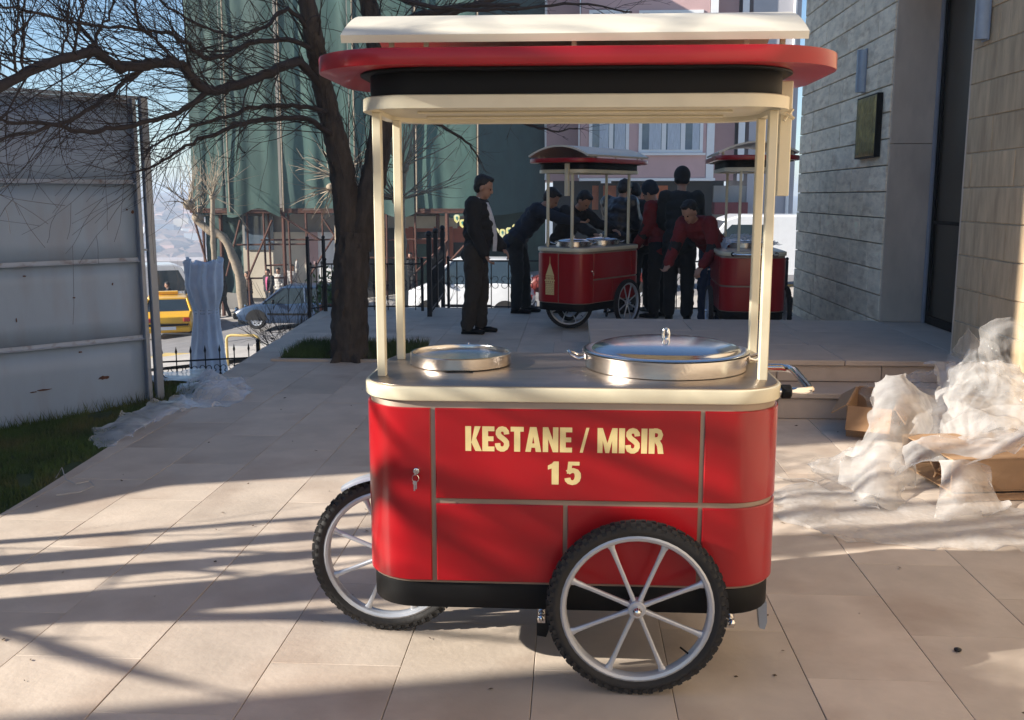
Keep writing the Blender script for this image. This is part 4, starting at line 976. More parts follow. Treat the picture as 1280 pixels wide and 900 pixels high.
# bunting of yellow and white shapes under the netting
bu = empty('bunting', D(560, 270, SY-.6), label='string of yellow and white festive flags hung under the shaded green net', cat='bunting')
OB = bu.location.copy(); M_bunt = mat('yellow_bunting', (.75, .62, .08), .5, var=.4, scale=5, col2=(.75, .78, .55))
st_ = MB(); pts = []
for x, y in ((540, 262), (565, 268), (590, 280), (615, 288), (640, 286), (655, 278), (668, 266)): pts.append(D(x, y, SY-.6)-OB)
st_.tube(pts, .012, 4); st_.build('string', M_iron, bu)
for x, y in ((571, 273), (620, 290), (628, 291), (636, 289), (644, 285), (652, 280), (659, 274), (578, 279)):
    c = D(x, y, SY-.6)-OB; a = MB(); a.prism([(-.11, .08), (-.06, .14), (.06, .14), (.11, .08), (.10, -.08), (0, -.18), (-.10, -.08)], T(c) @ ROT('X', R(90)), .02); f_ = a.build('flag', M_bunt, bu, 0)
    a = MB(); a.prism([(-.04, .03), (0, .08), (.04, .03), (0, -.07)], T(c+Vector((0, -.022, 0))) @ ROT('X', R(90)), .01); a.build('emblem', mat('teal_print', (.05, .25, .22), .6), f_, 0)

# pink apartment building
PY = 44.0; p0 = D(676, 225, PY)
pk = empty('pink_apartment_building', (p0.x, PY, -2.5), label='pink rendered apartment building with a projecting bay and white framed windows', cat='building')
O2 = Vector((p0.x, PY, -2.5))
def rl2(mb): mb.v = [(v[0]-O2.x, v[1]-O2.y, v[2]-O2.z) for v in mb.v]; return mb
def bx2(name, m, x0, y0, x1, y1, Y0, Y1, par=None, pz=None):
    a, b = D(x0, y1, Y0), D(x1, y0, Y0); mb = MB(); mb.box(a.x, Y0, a.z, b.x, Y1, b.z); return rl2(mb).build(name, m, par or pk, 0)
BY = PY-1.15
bx2('wall', M_pink, 676, -160, 930, 226, PY+.001, PY+6)
bx2('bay', M_pink, 725, -160, 893, 222.5, BY, PY)
bx2('bay_edge', M_wframe, 724, 222.6, 894, 226, BY-.06, PY)
bx2('corner_strip', M_wframe, 724, -160, 726.5, 222.5, BY-.03, BY+.1); bx2('corner_strip', M_wframe, 891.5, -160, 894, 222.5, BY-.03, BY+.1)
bx2('corner_strip', M_wframe, 680, -160, 685, 225, PY-.15, PY)
for (x0, x1, sp, rows) in ((738, 785, (738, 764, 785), 2), (800, 878, (800, 830, 854, 878), 2)):
    for r_ in range(3):
        up = -124*r_
        yt, yb = (138+up, 189+up)
        fr_ = bx2('window', M_wframe, x0-2, yt-2, x1+2, yb+2, BY-.05, BY-.001)
        for a_, b_ in zip(sp, sp[1:]):
            bx2('pane', M_win, a_+2.2, yt+2, b_-2.2, yb-2, BY-.056, BY-.051, fr_)
            c_ = (a_+b_)/2
            cm = MB(); A_ = D(a_+3+(8 if b_-a_ > 22 and a_ != 830 else 1), yb-2, BY-.06); B_ = D(b_-3, yt+2, BY-.06); n_ = 18; vs = []
            for j in (0, 1):
                for i in range(n_+1): vs.append((A_.x+(B_.x-A_.x)*i/n_, BY-.066-.006*math.sin(i*2.1), A_.z if j == 0 else B_.z))
            cm.add(vs, [(i, i+1, n_+2+i, n_+1+i) for i in range(n_)]); rl2(cm).build('curtain', M_curtain, fr_, 0)
        bx2('sill', M_wframe, x0-4, yb+2.1, x1+4, yb+5, BY-.16, BY, fr_)
bx2('shop_front', M_dark, 690, 226, 905, 400, PY-.05, PY); 
M_or = mat('orange_shop_interior', (.42, .12, .04), .7, var=.4, scale=1.5)
bx2('shop_front', M_or, 740, 232, 835, 262, PY-.15, PY-.06)
for x in (748, 770, 795, 812): bx2('shop_pillar', M_dark, x, 230, x+6, 265, PY-.3, PY-.2)
bx2('neon_tube', M_wframe, 751, 226.2, 764, 229, BY-.1, BY)
bx2('shop_front', M_cement, 890, 232, 940, 300, PY-.3, PY-.06)
bx2('awning', mat('dull_red_awning', (.16, .03, .035), .8), 893, 253, 935, 268, PY-1.2, PY-.31)
bx2('side_wall', M_grey, 930.5, -160, 1010, 320, PY-.4, PY+5)
a = MB(); p = D(986, 200, PY-.5); a.tube([(p.x, PY-.5, -2), (p.x, PY-.5, 14)], .07, 8); rl2(a).build('drain_pipe', M_wframe, pk)
bx2('corner_strip', M_wframe, 929, -160, 935, 226, PY-.5, PY-.41)
a = MB(); p = D(931, 264, PY-1); a.ell((p.x, PY-.5, p.z), (.12, .05, .12)); rl2(a).build('meter_box', M_cement, pk)

# ------------------------------------------------------------ vehicles
def car(name, label, cat, loc, rz, body_m, L_=4.2, Wd=1.68, Hb=.88, Ht=1.42, hood=.95, boot=.25, rake=(.55, .45), glassm=M_glass, rear=True, van=False, plate=True, rust_bumper=None):
    """x forward; sections are lofted along x"""
    c = empty(name, loc, rz, label=label, cat=cat)
    hw = Wd/2
    st = [(-L_/2, .50, .62, .78), (-L_/2+.06, .36, .82, .90), (-L_/2+.35, .28, Hb+.02, .97), (-L_/2+1.0, .22, Hb+.03, 1), (0, .20, Hb, 1), (L_/2-hood, .20, Hb-.02, 1), (L_/2-.40, .24, Hb-.14, .96), (L_/2-.10, .30, Hb-.26, .88), (L_/2, .42, .56, .78)]
    mb = MB(); rings = []
    for x, zb, zt, k in st:
        w2 = hw*k; rings.append([(x, -w2*.94, zb), (x, -w2, zb+.12), (x, -w2, (zb+zt)/2), (x, -w2*.965, zt-.05), (x, -w2*.90, zt), (x, w2*.90, zt), (x, w2*.965, zt-.05), (x, w2, (zb+zt)/2), (x, w2, zb+.12), (x, w2*.94, zb)])
    mb.loft(rings); mb.build('body', body_m, c, 30)
    xr_, xf = -L_/2+boot, L_/2-hood
    g = MB(); ztop = Ht-.04; zb = Hb-.03
    def ring(z, xa, xb, wy): return [(xa, -wy*.9, z), (xa+.08, -wy, z), (xb-.08, -wy, z), (xb, -wy*.88, z), (xb, wy*.88, z), (xb-.08, wy, z), (xa+.08, wy, z), (xa, wy*.9, z)]
    g.loft([ring(zb, xr_, xf, hw*.94), ring(ztop-.02, xr_+rake[0]*.92, xf-rake[1]*1.35, hw*.76)], False, True); g.build('windows', glassm, c, 25)
    rf = MB(); rf.loft([ring(ztop-.03, xr_+rake[0]*.90, xf-rake[1]*1.30, hw*.775), ring(ztop+.01, xr_+rake[0]*.94, xf-rake[1]*1.36, hw*.755), ring(ztop+.04, xr_+rake[0]+.1, xf-rake[1]*1.5, hw*.62)]); rf.build('roof', body_m, c, 40)
    def pt_(t, s, wy0=.945, wy1=.768):  # pillars from belt to roof
        return t
    for sy in (-1, 1):
        for xa, xb in ((xr_+.02, xr_+rake[0]*.92), (xf-.02, xf-rake[1]*1.33), ((xr_+xf)/2-.1, (xr_+xf)/2-.06)):
            p = MB(); p.tube([(xa, sy*hw*.92, zb), (xb, sy*hw*.765, ztop-.01)], .035, 6); p.build('pillar', body_m, c)
        for xe in (L_/2-.78, -L_/2+.75):
            we = empty('wheel', (xe, sy*(hw-.10), .30)); we.parent = c
            Mx = ROT('X', R(90)); t = MB(); t.lathe([(.20, -.09), (.28, -.095), (.305, -.07), (.305, .07), (.28, .095), (.20, .09)], 24, Mx, cap=False); t.build('tyre', M_rubber, we)
            t = MB(); t.lathe([(.001, -.06), (.04, -.085), (.06, -.075), (.17, -.08), (.19, -.089), (.19, .089), (.17, .08), (.06, .075), (.04, .085), (.001, .06)], 20, Mx); 
            t.build('rim', M_alu, we)
            for k in range(6):
                a_ = R(60*k); t = MB(); t.ell((.13*math.cos(a_), sy*.078, .13*math.sin(a_)), (.028, .006, .028), n=8, m=5); t.build('rim_hole', M_dark, we)
            wa = MB(); rr_ = []
            for k in range(13):
                a_ = R(180*k/12); rr_.append((xe+.36*math.cos(a_), .30+.35*math.sin(a_)))
            o_ = [(x, sy*(hw+.002), z) for x, z in rr_]; i_ = [(x, sy*(hw-.14), z) for x, z in rr_]
            wa.loft([o_, i_]); wa.build('wheel_arch', M_dark, c, 0)
        m_ = MB(); m_.ell((xf-.42, sy*(hw+.06), Hb+.05), (.05, .10, .07)); m_.build('mirror', body_m if van else M_black, c)
        h_ = MB(); h_.ell((L_/2-.05, sy*hw*.62, .62), (.05, .17, .08)); h_.build('headlight', M_chrome, c)
        t_ = MB(); t_.bbox(-L_/2-.005, sy*hw*.72-.12, .66, -L_/2+.12, sy*hw*.72+.10, .80, .02); t_.build('tail_light', mat('tail_light', (.45, .02, .02), .25, coat=.5), c)
        d_ = MB(); d_.box((xr_+xf)/2-.085, sy*(hw+.001)-.001, .30, (xr_+xf)/2-.075, sy*(hw+.001)+.001, Hb-.04); d_.box(xf-.3, sy*(hw+.001)-.001, .30, xf-.29, sy*(hw+.001)+.001, Hb-.04); d_.box(-L_/2+1.15, sy*(hw+.006)-.006, .47, L_/2-1.15, sy*(hw+.006)+.006, .53); d_.build('door_trim', M_black, c, 0)
    for s_, nm in ((1, 'bumper'), (-1, 'bumper')):
        b = MB(); xx = s_*L_/2; b.bbox(min(xx-s_*.18, xx+s_*.04), -hw*.88, .30, max(xx-s_*.18, xx+s_*.04), hw*.88, .52, .05); b.build(nm, rust_bumper or M_black, c)
    if plate:
        for s_ in (1, -1):
            xx = s_*(L_/2+.045); b = MB(); b.box(min(xx, xx+s_*.008), -.26, .40, max(xx, xx+s_*.008), .26, .51); b.build('number_plate', M_wframe, c, 0)
    return c
def at_road(px, Y, dz=0): v = D(px, 400, Y); return (v.x, Y, road_z(v.x)+.03+dz)
tx = car('taxi', 'yellow taxi seen from behind on the road left of the wrapped statue', 'taxi', at_road(212, 35.2), R(111), M_yel, 4.3, 1.70, .95, 1.42, 1.1, .55, (.5, .5), rust_bumper=M_yel)
dk = MB(); dk.box(-2.20, -.66, .53, -2.155, .66, .60); dk.build('boot_trim', M_black, tx, 0)
sg_ = MB(); sg_.bbox(-.15, -.35, 1.43, .1, .35, 1.55, .02); sg_.build('roof_sign', M_yel, tx)
ca = car('parked_car', 'blue hatchback car parked on the road right of the wrapped statue', 'car', at_road(370, 32.5), R(181), M_blue, 3.75, 1.62, .86, 1.40, .95, .12, (.42, .5))
cw = car('parked_car', 'white minivan on the road behind the iron railing and the standing man', 'car', at_road(588, 28.6), R(178), M_white, 3.7, 1.62, 1.12, 1.80, .75, .12, (.35, .5))
cr_ = car('parked_car', 'dark red car partly seen behind the railing near the second cart', 'car', at_road(742, 30.5), R(178), M_carred, 4.0, 1.62, .88, 1.42, 1.0, .12, (.35, .5))
def van(label, loc, rz, L_, Wd, H_, m=M_white):
    c = empty('delivery_van', loc, rz, label=label, cat='van'); hw = Wd/2
    prof = [(-L_/2, .35), (-L_/2, H_-.12), (-L_/2+.12, H_), (L_/2-1.45, H_), (L_/2-1.15, H_-.10), (L_/2-.65, 1.20), (L_/2-.10, .98), (L_/2, .80), (L_/2, .35)]
    mb = MB(); mb.loft([[(x*(1 if 0 else 1), s*hw*k, z*(1) if z < 1.3 else z) for x, z in prof] for s, k in ((-1, .93), (-1, 1), (1, 1), (1, .93))]) if 0 else mb.loft([[(x, y, z if y in (-hw+.06, hw-.06) else .35+(z-.35)*.97) for x, z in prof] for y in (-hw, -hw+.06, hw-.06, hw)])
    mb.build('body', m, c, 30)
    w_ = MB(); w_.prism([(L_/2-1.20, H_-.18), (L_/2-.68, 1.22), (L_/2-.60, 1.22), (L_/2-1.10, H_-.16)], T((0, hw-.12, 0)) @ ROT('X', R(90)), Wd-.24); w_.build('windscreen', M_glass, c, 0)
    for s in (-1, 1):
        w_ = MB(); w_.prism([(L_/2-2.2, H_-.25), (L_/2-2.2, 1.2), (L_/2-.80, 1.2), (L_/2-1.25, H_-.25)], T((0, s*(hw+.004)+.004, 0)) @ ROT('X', R(90)), .008); w_.build('side_window', M_glass, c, 0)
        for xe in (L_/2-.8, -L_/2+.9):
            t = MB(); t.lathe([(.001, -.1), (.18, -.11), (.30, -.10), (.32, -.07), (.32, .07), (.30, .10), (.18, .11), (.001, .1)], 20, T((xe, s*(hw-.1), .32)) @ ROT('X', R(90))); t.build('wheel', M_rubber, c)
    b = MB(); b.bbox(L_/2-.12, -hw*.95, .32, L_/2+.06, hw*.95, .55, .04); b.build('bumper', M_black, c)
    return c
van('white van with rounded front standing on the far road behind the yellow taxi', at_road(186, 42.5, -.2), R(28), 5.0, 1.95, 2.35)
v3 = van('large white vehicle roof visible behind the third cart beside the stone building', at_road(975, 27.5, .12), R(180), 5.6, 2.0, 1.90)
# far white lorries behind the taxi
lo = empty('lorry', at_road(228, 47, -.4), R(10), label='grey box lorry parked far behind the yellow taxi beside the scaffolding', cat='lorry')
a = MB(); a.bbox(-2.2, -1.1, .9, 2.2, 1.1, 2.5, .06); a.build('cargo_box', M_grey, lo); a = MB(); a.bbox(2.25, -1.05, .4, 3.5, 1.05, 2.1, .15); a.build('cab', M_white, lo)
a = MB(); a.box(-2.2, -1.12, 1.95, 2.2, -1.101, 2.2); a.build('side_stripe', M_wframe, lo, 0); a = MB(); a.box(-2.1, -.9, .5, 3.4, .9, .89); a.build('chassis', M_black, lo, 0)
for x in (-1.4, 2.7):
    for y in (-.9, .9): a = MB(); a.lathe([(.001, -.12), (.42, -.12), (.42, .12), (.001, .12)], 18, T((x, y, .42)) @ ROT('X', R(90))); a.build('wheel', M_rubber, lo)

# railings at the far edge of the plaza
ED = 13.3
g0 = lambda px, Y: (D(px, 300, Y).x, Y, 0)
iron_fence('short black iron railing with tall posts left of the big tree trunk', g0(384, 12.6), g0(404, 12.9), 3, .62, .05, posts=(0, 1), ph=.95, rails=(.1, .95), scroll=False)
iron_fence('long black iron railing behind the trunk of the bare tree', g0(405, 12.9), g0(527, 13.0), 7, .62, .0, posts=(0, 1), ph=.66, rails=(.1, 1.0), scroll=True)
iron_fence('black iron railing running away from the left gate posts, dense with balusters', g0(536, 12.4), g0(553, 14.8), 14, .60, .12, posts=(0, .45, 1), ph=1.0, rails=(.1, .95), scroll=False, pr=.03)
iron_fence('black iron railing between the gate and the second cart, behind the standing man', g0(560, 13.38), g0(690, 13.38), 6, .64, .0, posts=(0, 1), ph=.66, rails=(.03, 1.0), scroll=True)
iron_fence('black iron railing behind the men between the two far carts', g0(795, 13.38), g0(985, 13.38), 9, .64, .0, posts=(0, 1), ph=.66, rails=(.03, 1.0), scroll=True)
# planter with a shrub and a bush of bare stems near the railing
pl_ = empty('potted_shrub', (*D(418, 400, 14.2).xy, hgt(-3.4, 14.2)-.1), label='leafy green shrub in a terracotta tub beside the big tree trunk', cat='plant')
pz = D(418, 400, 14.2).z-pl_.location.z
a = MB(); a.lathe([(.12, 0), (.17, pz-.02), (.21, pz+.15), (.22, pz+.22), (.19, pz+.22)], 18); a.build('tub', M_terr, pl_, 40)
a = MB(); rr_ = random.Random(3)
for k in range(420):
    v = Vector((rr_.gauss(0, .13), rr_.gauss(0, .13), pz+.40+rr_.gauss(0, .14))); d = Vector((rr_.gauss(0, 1), rr_.gauss(0, 1), rr_.gauss(0, 1))).normalized()*.045; e = d.orthogonal().normalized()*.018
    a.add([v-d, v+e, v+d, v-e], [(0, 1, 2, 3)])
a.build('foliage', mat('shrub_leaf', (.07, .13, .03), .6, var=.4, scale=9), pl_, 0)
def bush(px, py, Y, h, label, n=26, m=M_twig, seed=1, spread=.5, z=None):
    r_ = random.Random(seed); p = D(px, py, Y); t = empty('bare_shrub', (p.x, p.y, (hgt(p.x, p.y) if z is None else z)-.03), label=label, cat='shrub'); a = MB()
    base = p.z-t.location.z
    for k in range(n):
        d = Vector((r_.gauss(0, spread), r_.gauss(0, spread), 1)); twig(a, Vector((r_.gauss(0, .05), r_.gauss(0, .05), 0)), d, (base+h)*r_.uniform(.7, 1), .010, 2, r_, .6, .2, kids_n=(2, 4))
    a.build('stems', m, t, 60); return t
bush(370, 405, 14.5, .55, 'bare thorny shrub in front of the blue car', seed=4)
bush(500, 400, 14.5, .5, 'pale bare shrub behind the railing seen between the left cart posts', m=M_pale, seed=6)
bush(218, 372, 38.5, .8, 'tangled bare shrub behind the yellow taxi beside the scaffolding', n=40, seed=9, spread=.9)

# far town on the opposite slope, softened by the air
rt2 = random.Random(17); town = MB(); vs = []; roofs = MB(); wins = MB()
for k in range(1500):
    y = rt2.uniform(400, 1500); x = -.40*y+rt2.gauss(0, .10)*y
    z = hgt(x, y)-1; a_ = rt2.uniform(0, 1.5); s1, s2, h_ = rt2.uniform(5, 11), rt2.uniform(5, 9), rt2.uniform(6, 15)
    M = T((x, y, z)) @ ROT('Z', a_); h_ = h_*.7; town.box(-s1, -s2, -4, s1, s2, h_, M, mi=rt2.randint(0, 3))
    rz_ = [M @ Vector(p) for p in ((-s1, -s2, h_), (s1, -s2, h_), (s1, s2, h_), (-s1, s2, h_), (-s1*.4, 0, h_+3), (s1*.4, 0, h_+3))]
    roofs.add(rz_, [(0, 1, 5, 4), (1, 2, 5), (2, 3, 4, 5), (3, 0, 4)])
MT = [mat('town_wall_%s' % n_, c_, .9, var=.15, scale=.1) for n_, c_ in (('white', (.62, .60, .56)), ('cream', (.52, .44, .33)), ('rose', (.42, .26, .22)), ('grey', (.30, .31, .33)))]
to = tag(town.build('far_town', MT, None, 0), 'hazy pale houses of a town on the far hillside', None, None, 'stuff')
tag(roofs.build('far_roofs', mat('town_roof', (.20, .13, .10), .9, var=.3, scale=.1), None, 0), 'small tiled roofs of the hazy far town', None, None, 'stuff')

# ------------------------------------------------------------ far carts
cart2 = make_cart('shaded red cart in the middle distance with one wheel toward the camera', bars=((-.655, -.13), ), front_x=-.40, turn=-52)
cart2.location = (.185, 11.69, 0); cart2.rotation_euler = (0, 0, R(56))
cart3 = make_cart('shaded red cart at the right beside the stone wall, its emblem end facing the camera', bars=())
cart3.location = (1.89, 11.05, 0); cart3.rotation_euler = (0, 0, R(-92))
def onto(c, lx, ly, z): a = c.rotation_euler.z; return (c.location.x+lx*math.cos(a)-ly*math.sin(a), c.location.y+lx*math.sin(a)+ly*math.cos(a), z)
p2 = make_pot(onto(cart2, -.33, 0, .935), .20, 'steel pot on the near end of the shaded cart left of middle')
p3 = make_pot(onto(cart2, .25, 0, .935), .22, 'steel pot on the far end of the shaded cart left of middle')
p4 = make_pot(onto(cart3, -.30, 0, .935), .24, 'steel pot on the shaded cart beside the stone wall')
# a plastic bundle and a cloth on the third cart
_rd = random.Random(88); DIRS = []
for _f, _a in ((.45, .5), (.6, .42), (.9, .34), (1.25, .25), (1.7, .18), (2.3, .13), (3.1, .10), (4.3, .06), (6.0, .04)):
    DIRS.append((Vector((_rd.gauss(0, 1), _rd.gauss(0, 1), _rd.gauss(0, 1))).normalized(), _f, _a))
def sheet(name, m, ctrl, nu=60, nv=60, amp=.03, fr=6, seed=0, parent=None, ridge=True, thick=0, smooth=28, label=None, cat=None, group=None):
    rows = len(ctrl); cols = len(ctrl[0]); C = [[Vector(p) for p in r] for r in ctrl]
    def cr(a, b, c, d, t): return .5*((2*b)+(c-a)*t+(2*a-5*b+4*c-d)*t*t+(3*b-a-3*c+d)*t**3)
    def at(v, u):
        rv = v*(rows-1); r0 = min(int(rv), rows-2); tv_ = rv-r0; ru = u*(cols-1); c0 = min(int(ru), cols-2); tu = ru-c0
        g = lambda r, c: C[max(0, min(rows-1, r))][max(0, min(cols-1, c))]
        L_ = [cr(g(r0+k, c0-1), g(r0+k, c0), g(r0+k, c0+1), g(r0+k, c0+2), tu) for k in (-1, 0, 1, 2)]
        return cr(*L_, tv_)
    vs = []
    for j in range(nv+1):
        for i in range(nu+1):
            u, v = i/nu, j/nv; p = at(v, u); du = at(v, min(1, u+.01))-at(v, max(0, u-.01)); dv_ = at(min(1, v+.01), u)-at(max(0, v-.01), u)
            n_ = du.cross(dv_); n_ = n_.normalized() if n_.length > 1e-9 else Vector((0, 0, 1))
            q = p*fr+Vector((seed*3.1, seed*1.7, seed)); w1 = Vector((noise.noise(q*.7), noise.noise(q*.7+Vector((9, 0, 0))), noise.noise(q*.7+Vector((0, 9, 0)))))
            a = 0
            for kd, (dx_, fr_, am_) in enumerate(DIRS): t_ = (q+w1*.45).dot(dx_)*fr_+kd*1.37+seed; t_ -= math.floor(t_); a += am_*(abs(t_-.5)*4-1)
            c = noise.noise(q*.9)
            ed_ = max(0, 1-min(u, 1-u, v, 1-v)*14); q9 = p*9; p = p+Vector((noise.noise(q9), noise.noise(q9+Vector((4, 4, 0))), noise.noise(q9+Vector((0, 4, 4)))))*(.05+amp*.4)*ed_
            d = amp*(a*.75+c*.8)*(1 if nu*nv > 1 else 1)
            p = p+n_*d+w1*amp*.8
            if p.z < .004 and thick == 0: p.z = .004+abs(p.z)*.05
            vs.append(p)
    O_ = vs[(nv//2)*(nu+1)+nu//2].copy(); O_.z = min(p.z for p in vs)
    mb = MB(); mb.add([p-O_ for p in vs], [(j*(nu+1)+i, j*(nu+1)+i+1, (j+1)*(nu+1)+i+1, (j+1)*(nu+1)+i) for j in range(nv) for i in range(nu)])
    if parent is not None: O2_ = O_-parent.location
    o = mb.build(name, m, parent, smooth); o.location = O_ if parent is None else O_-parent.location
    if label: tag(o, label, cat, group)
    return o
c3 = cart3.location
sheet('plastic_sheet', F_blue, [[(c3.x+dx, c3.y+dy, .95+dz) for dx, dz in ((-.28, .04), (-.1, .12), (.1, .09), (.26, .05))] for dy in (-.42, -.2, .1)], 36, 30, .05, 9, 8, label='crumpled clear plastic bundle lying on the cart beside the stone wall', cat='plastic')
# ------------------------------------------------------------ people
def cloth_mat(n, c, r=.85, **k): return mat(n, c, r, var=.18, scale=14, bump=.35, bscale=60, **k)
FOLD = bpy.data.textures.new('folds', 'CLOUDS'); FOLD.noise_scale = .075; FOLD.noise_depth = 2; FOLDH = bpy.data.textures.new('locks', 'CLOUDS'); FOLDH.noise_scale = .02
def capsule(mb, p, q, r0, r1, n=12):
    p, q = Vector(p), Vector(q); mb.tube([p, p.lerp(q, .5), q], [r0, (r0+r1)/2, r1], n); mb.ell(p, (r0,)*3, n=n, m=8); mb.ell(q, (r1,)*3, n=n, m=8)
def person(label, loc, rz, H=1.75, lean=0, head=(0, 0), arms=((8, 6, 12), (8, 6, 12)), legs=((2, 2), (-2, 2)), jacket=None, shirt=None, trousers=None, hat=None, hair=True, belly=0, vox=.010, trim=None, twist=0, group=None, shoes=None, bald=False, bulk=1.1):
    s = H/1.75; pr = empty('person', loc, rz, label=label, cat='person', group=group)
    V = lambda x, y, z: Vector((x*s, y*s, z*s))
    la = R(lean); u = Vector((math.sin(la), 0, math.cos(la))); f = Vector((math.cos(la), 0, -math.sin(la)))
    hipz = .93; P = V(-.30*math.sin(la), 0, hipz)
    MT_ = Matrix(((f.x, 0, u.x), (0, 1, 0), (f.z, 0, u.z)))          # torso frame
    tp = lambda x, y, z: P+MT_ @ V(x, y, z)
    sh = [tp(-.01, sd*.175, .47) for sd in (1, -1)]
    nk = tp(.0, 0, .52); ha = R(head[0])+la*.75; hu = Vector((math.sin(ha), 0, math.cos(ha))); hf = Vector((math.cos(ha), 0, -math.sin(ha)))
    Mh = Matrix(((hf.x, 0, hu.x), (0, 1, 0), (hf.z, 0, hu.z))) @ Matrix.Rotation(R(head[1]), 3, 'Z')
    hc = nk+hu*(.145*s)+hf*(.025*s); hp = lambda x, y, z: hc+Mh @ V(x, y, z)
    leg = []
    for sd, (ha_, kb_) in zip((1, -1), legs):
        hp_ = P+V(0, sd*.09, -.02); an = Vector((hp_.x*.0+.43*math.sin(R(ha_))*s+.42*math.sin(R(ha_-kb_))*s+P.x*.55, sd*.105*s, .075*s))
        mid = (hp_+an)/2; reach = (an-hp_).length; up_l = .44*s; off = .44*s*math.sin(R(max(3, kb_)))*.75
        kn = mid+Vector((off, 0, 0)); leg.append((hp_, kn, an))
    arm = []
    for sd, sp, (a, ab, e) in zip((1, -1), sh, arms):
        a_, b_ = R(a), R(ab); d1 = Vector((math.sin(a_)*math.cos(b_), sd*math.sin(b_), -math.cos(a_)*math.cos(b_))); a2 = a_+R(e); b2 = b_*-.6
        d2 = Vector((math.sin(a2)*math.cos(b2), sd*math.sin(b2), -math.cos(a2)*math.cos(b2))); el = sp+d1*.285*s; wr = el+d2*.25*s
        arm.append((sp, el, wr, d2, a2))
    b = MB()
    # body: one continuous skin surface
    for z, rx, ry in ((.02, .105, .155), (.14, .10, .135), (.26, .10, .135), (.37, .105, .155), (.44, .085, .165)): b.ell(tp(0, 0, z), (rx*s, ry*s, .10*s), MT_)
    capsule(b, nk-u*.06*s, hc-hu*.03*s, .055*s, .050*s)
    b.ell(hp(-.012, 0, .03), (.098*s, .076*s, .098*s), Mh, 18, 14); b.ell(hp(.018, 0, -.045), (.068*s, .058*s, .072*s), Mh, 16, 10); b.ell(hp(.055, 0, -.088), (.028*s, .026*s, .022*s), Mh)
    b.ell(hp(.092, 0, -.015), (.020*s, .012*s, .026*s), Mh); b.ell(hp(.100, 0, -.028), (.013*s, .016*s, .011*s), Mh); b.ell(hp(.076, 0, .022), (.016*s, .052*s, .010*s), Mh); b.ell(hp(.082, 0, -.062), (.012*s, .026*s, .008*s), Mh)
    for sd in (1, -1): b.ell(hp(-.008, sd*.078, -.012), (.020*s, .009*s, .032*s), Mh)
    for (hp_, kn, an) in leg: capsule(b, hp_, kn, .078*s, .053*s); capsule(b, kn, an, .052*s, .036*s); capsule(b, an+V(-.04, 0, -.04), an+V(.13, 0, -.045), .030*s, .028*s)
    for sd, (sp, el, wr, d2, a2) in zip((1, -1), arm):
        capsule(b, sp, el, .050*s, .038*s); capsule(b, el, wr, .038*s, .026*s)
        side = Vector((0, sd, 0)); nrm = d2.cross(side).normalized(); pc = wr+d2*.055*s
        Mhd = Matrix((nrm, side, d2)).transposed(); b.ell(pc, (.016*s, .040*s, .050*s), Mhd)
        if vox < .02:
            for k, (off, ln) in enumerate(((-.030, .060), (-.010, .072), (.011, .068), (.030, .052))):
                r0 = pc+side*off*s+d2*.035*s; curl = nrm*(-.012-.004*k)*s; r1 = r0+d2*ln*.5*s+curl*.5; r2 = r1+d2*ln*.4*s+curl*1.8
                capsule(b, r0, r1, .0095*s, .0088*s, 8); capsule(b, r1, r2, .0088*s, .0075*s, 8)
            t0 = pc-side*sd*0-d2*.02*s+Vector((0, -sd*.035*s, 0)); capsule(b, t0, t0+d2*.045*s+Vector((0, -sd*.022*s, 0))-nrm*.01*s, .0105*s, .0085*s, 8)
    def fin(mb, nm, m, vx, sm=1):
        o = mb.build(nm, m, pr, 0); r_ = o.modifiers.new('skin', 'REMESH'); r_.mode = 'VOXEL'; r_.voxel_size = vx; r_.use_smooth_shade = True
        if sm: q_ = o.modifiers.new('relax', 'SMOOTH'); q_.iterations = sm; q_.factor = .5
        if nm in ('jacket', 'trousers', 'hair'): q_ = o.modifiers.new('folds', 'DISPLACE'); q_.texture = FOLD if nm != 'hair' else FOLDH; q_.strength = .034 if nm != 'hair' else .02; q_.mid_level = .5; q_.texture_coords = 'LOCAL'
        return o
    body = fin(b, 'body', M_skin, vox, 2)
    for sd in (1, -1):
        e = MB(); e.ell(hp(.083, sd*.030, .003), (.008*s, .013*s, .008*s), Mh, 8, 6); e.build('eye', M_eye, body, 60)
    mo = MB(); mo.ell(hp(.093, 0, -.062), (.005*s, .022*s, .004*s), Mh, 8, 5); mo.build('mouth', mat('lips', (.25, .09, .07), .5), body, 60)
    if hair and not hat:
        h_ = MB(); h_.ell(hp(-.030, 0, .050), (.096*s, .086*s, .090*s), Mh, 16, 12); h_.ell(hp(-.055, 0, -.005), (.062*s, .076*s, .075*s), Mh, 16, 10); h_.ell(hp(.040, 0, .105), (.045*s, .055*s, .028*s), Mh)
        o = fin(h_, 'hair', M_hair, max(vox, .010), 2); 
    if hat:
        h_ = MB(); h_.ell(hp(-.018, 0, .060), (.112*s, .096*s, .108*s), Mh, 16, 12); h_.ell(hp(-.03, 0, .0), (.100*s, .090*s, .055*s), Mh); fin(h_, 'beanie', hat, max(vox, .010), 2)
    # trousers
    t = MB(); t.ell(tp(0, 0, .0), (.118*s, .165*s, .12*s), MT_)
    for (hp_, kn, an) in leg: capsule(t, hp_, kn, .100*s*bulk, .074*s*bulk); capsule(t, kn, an+V(-.005, 0, .03), .074*s*bulk, .064*s*bulk); t.ell(an+V(.0, 0, .02), (.066*s, .062*s, .03*s))
    fin(t, 'trousers', trousers, max(vox, .013), 2)
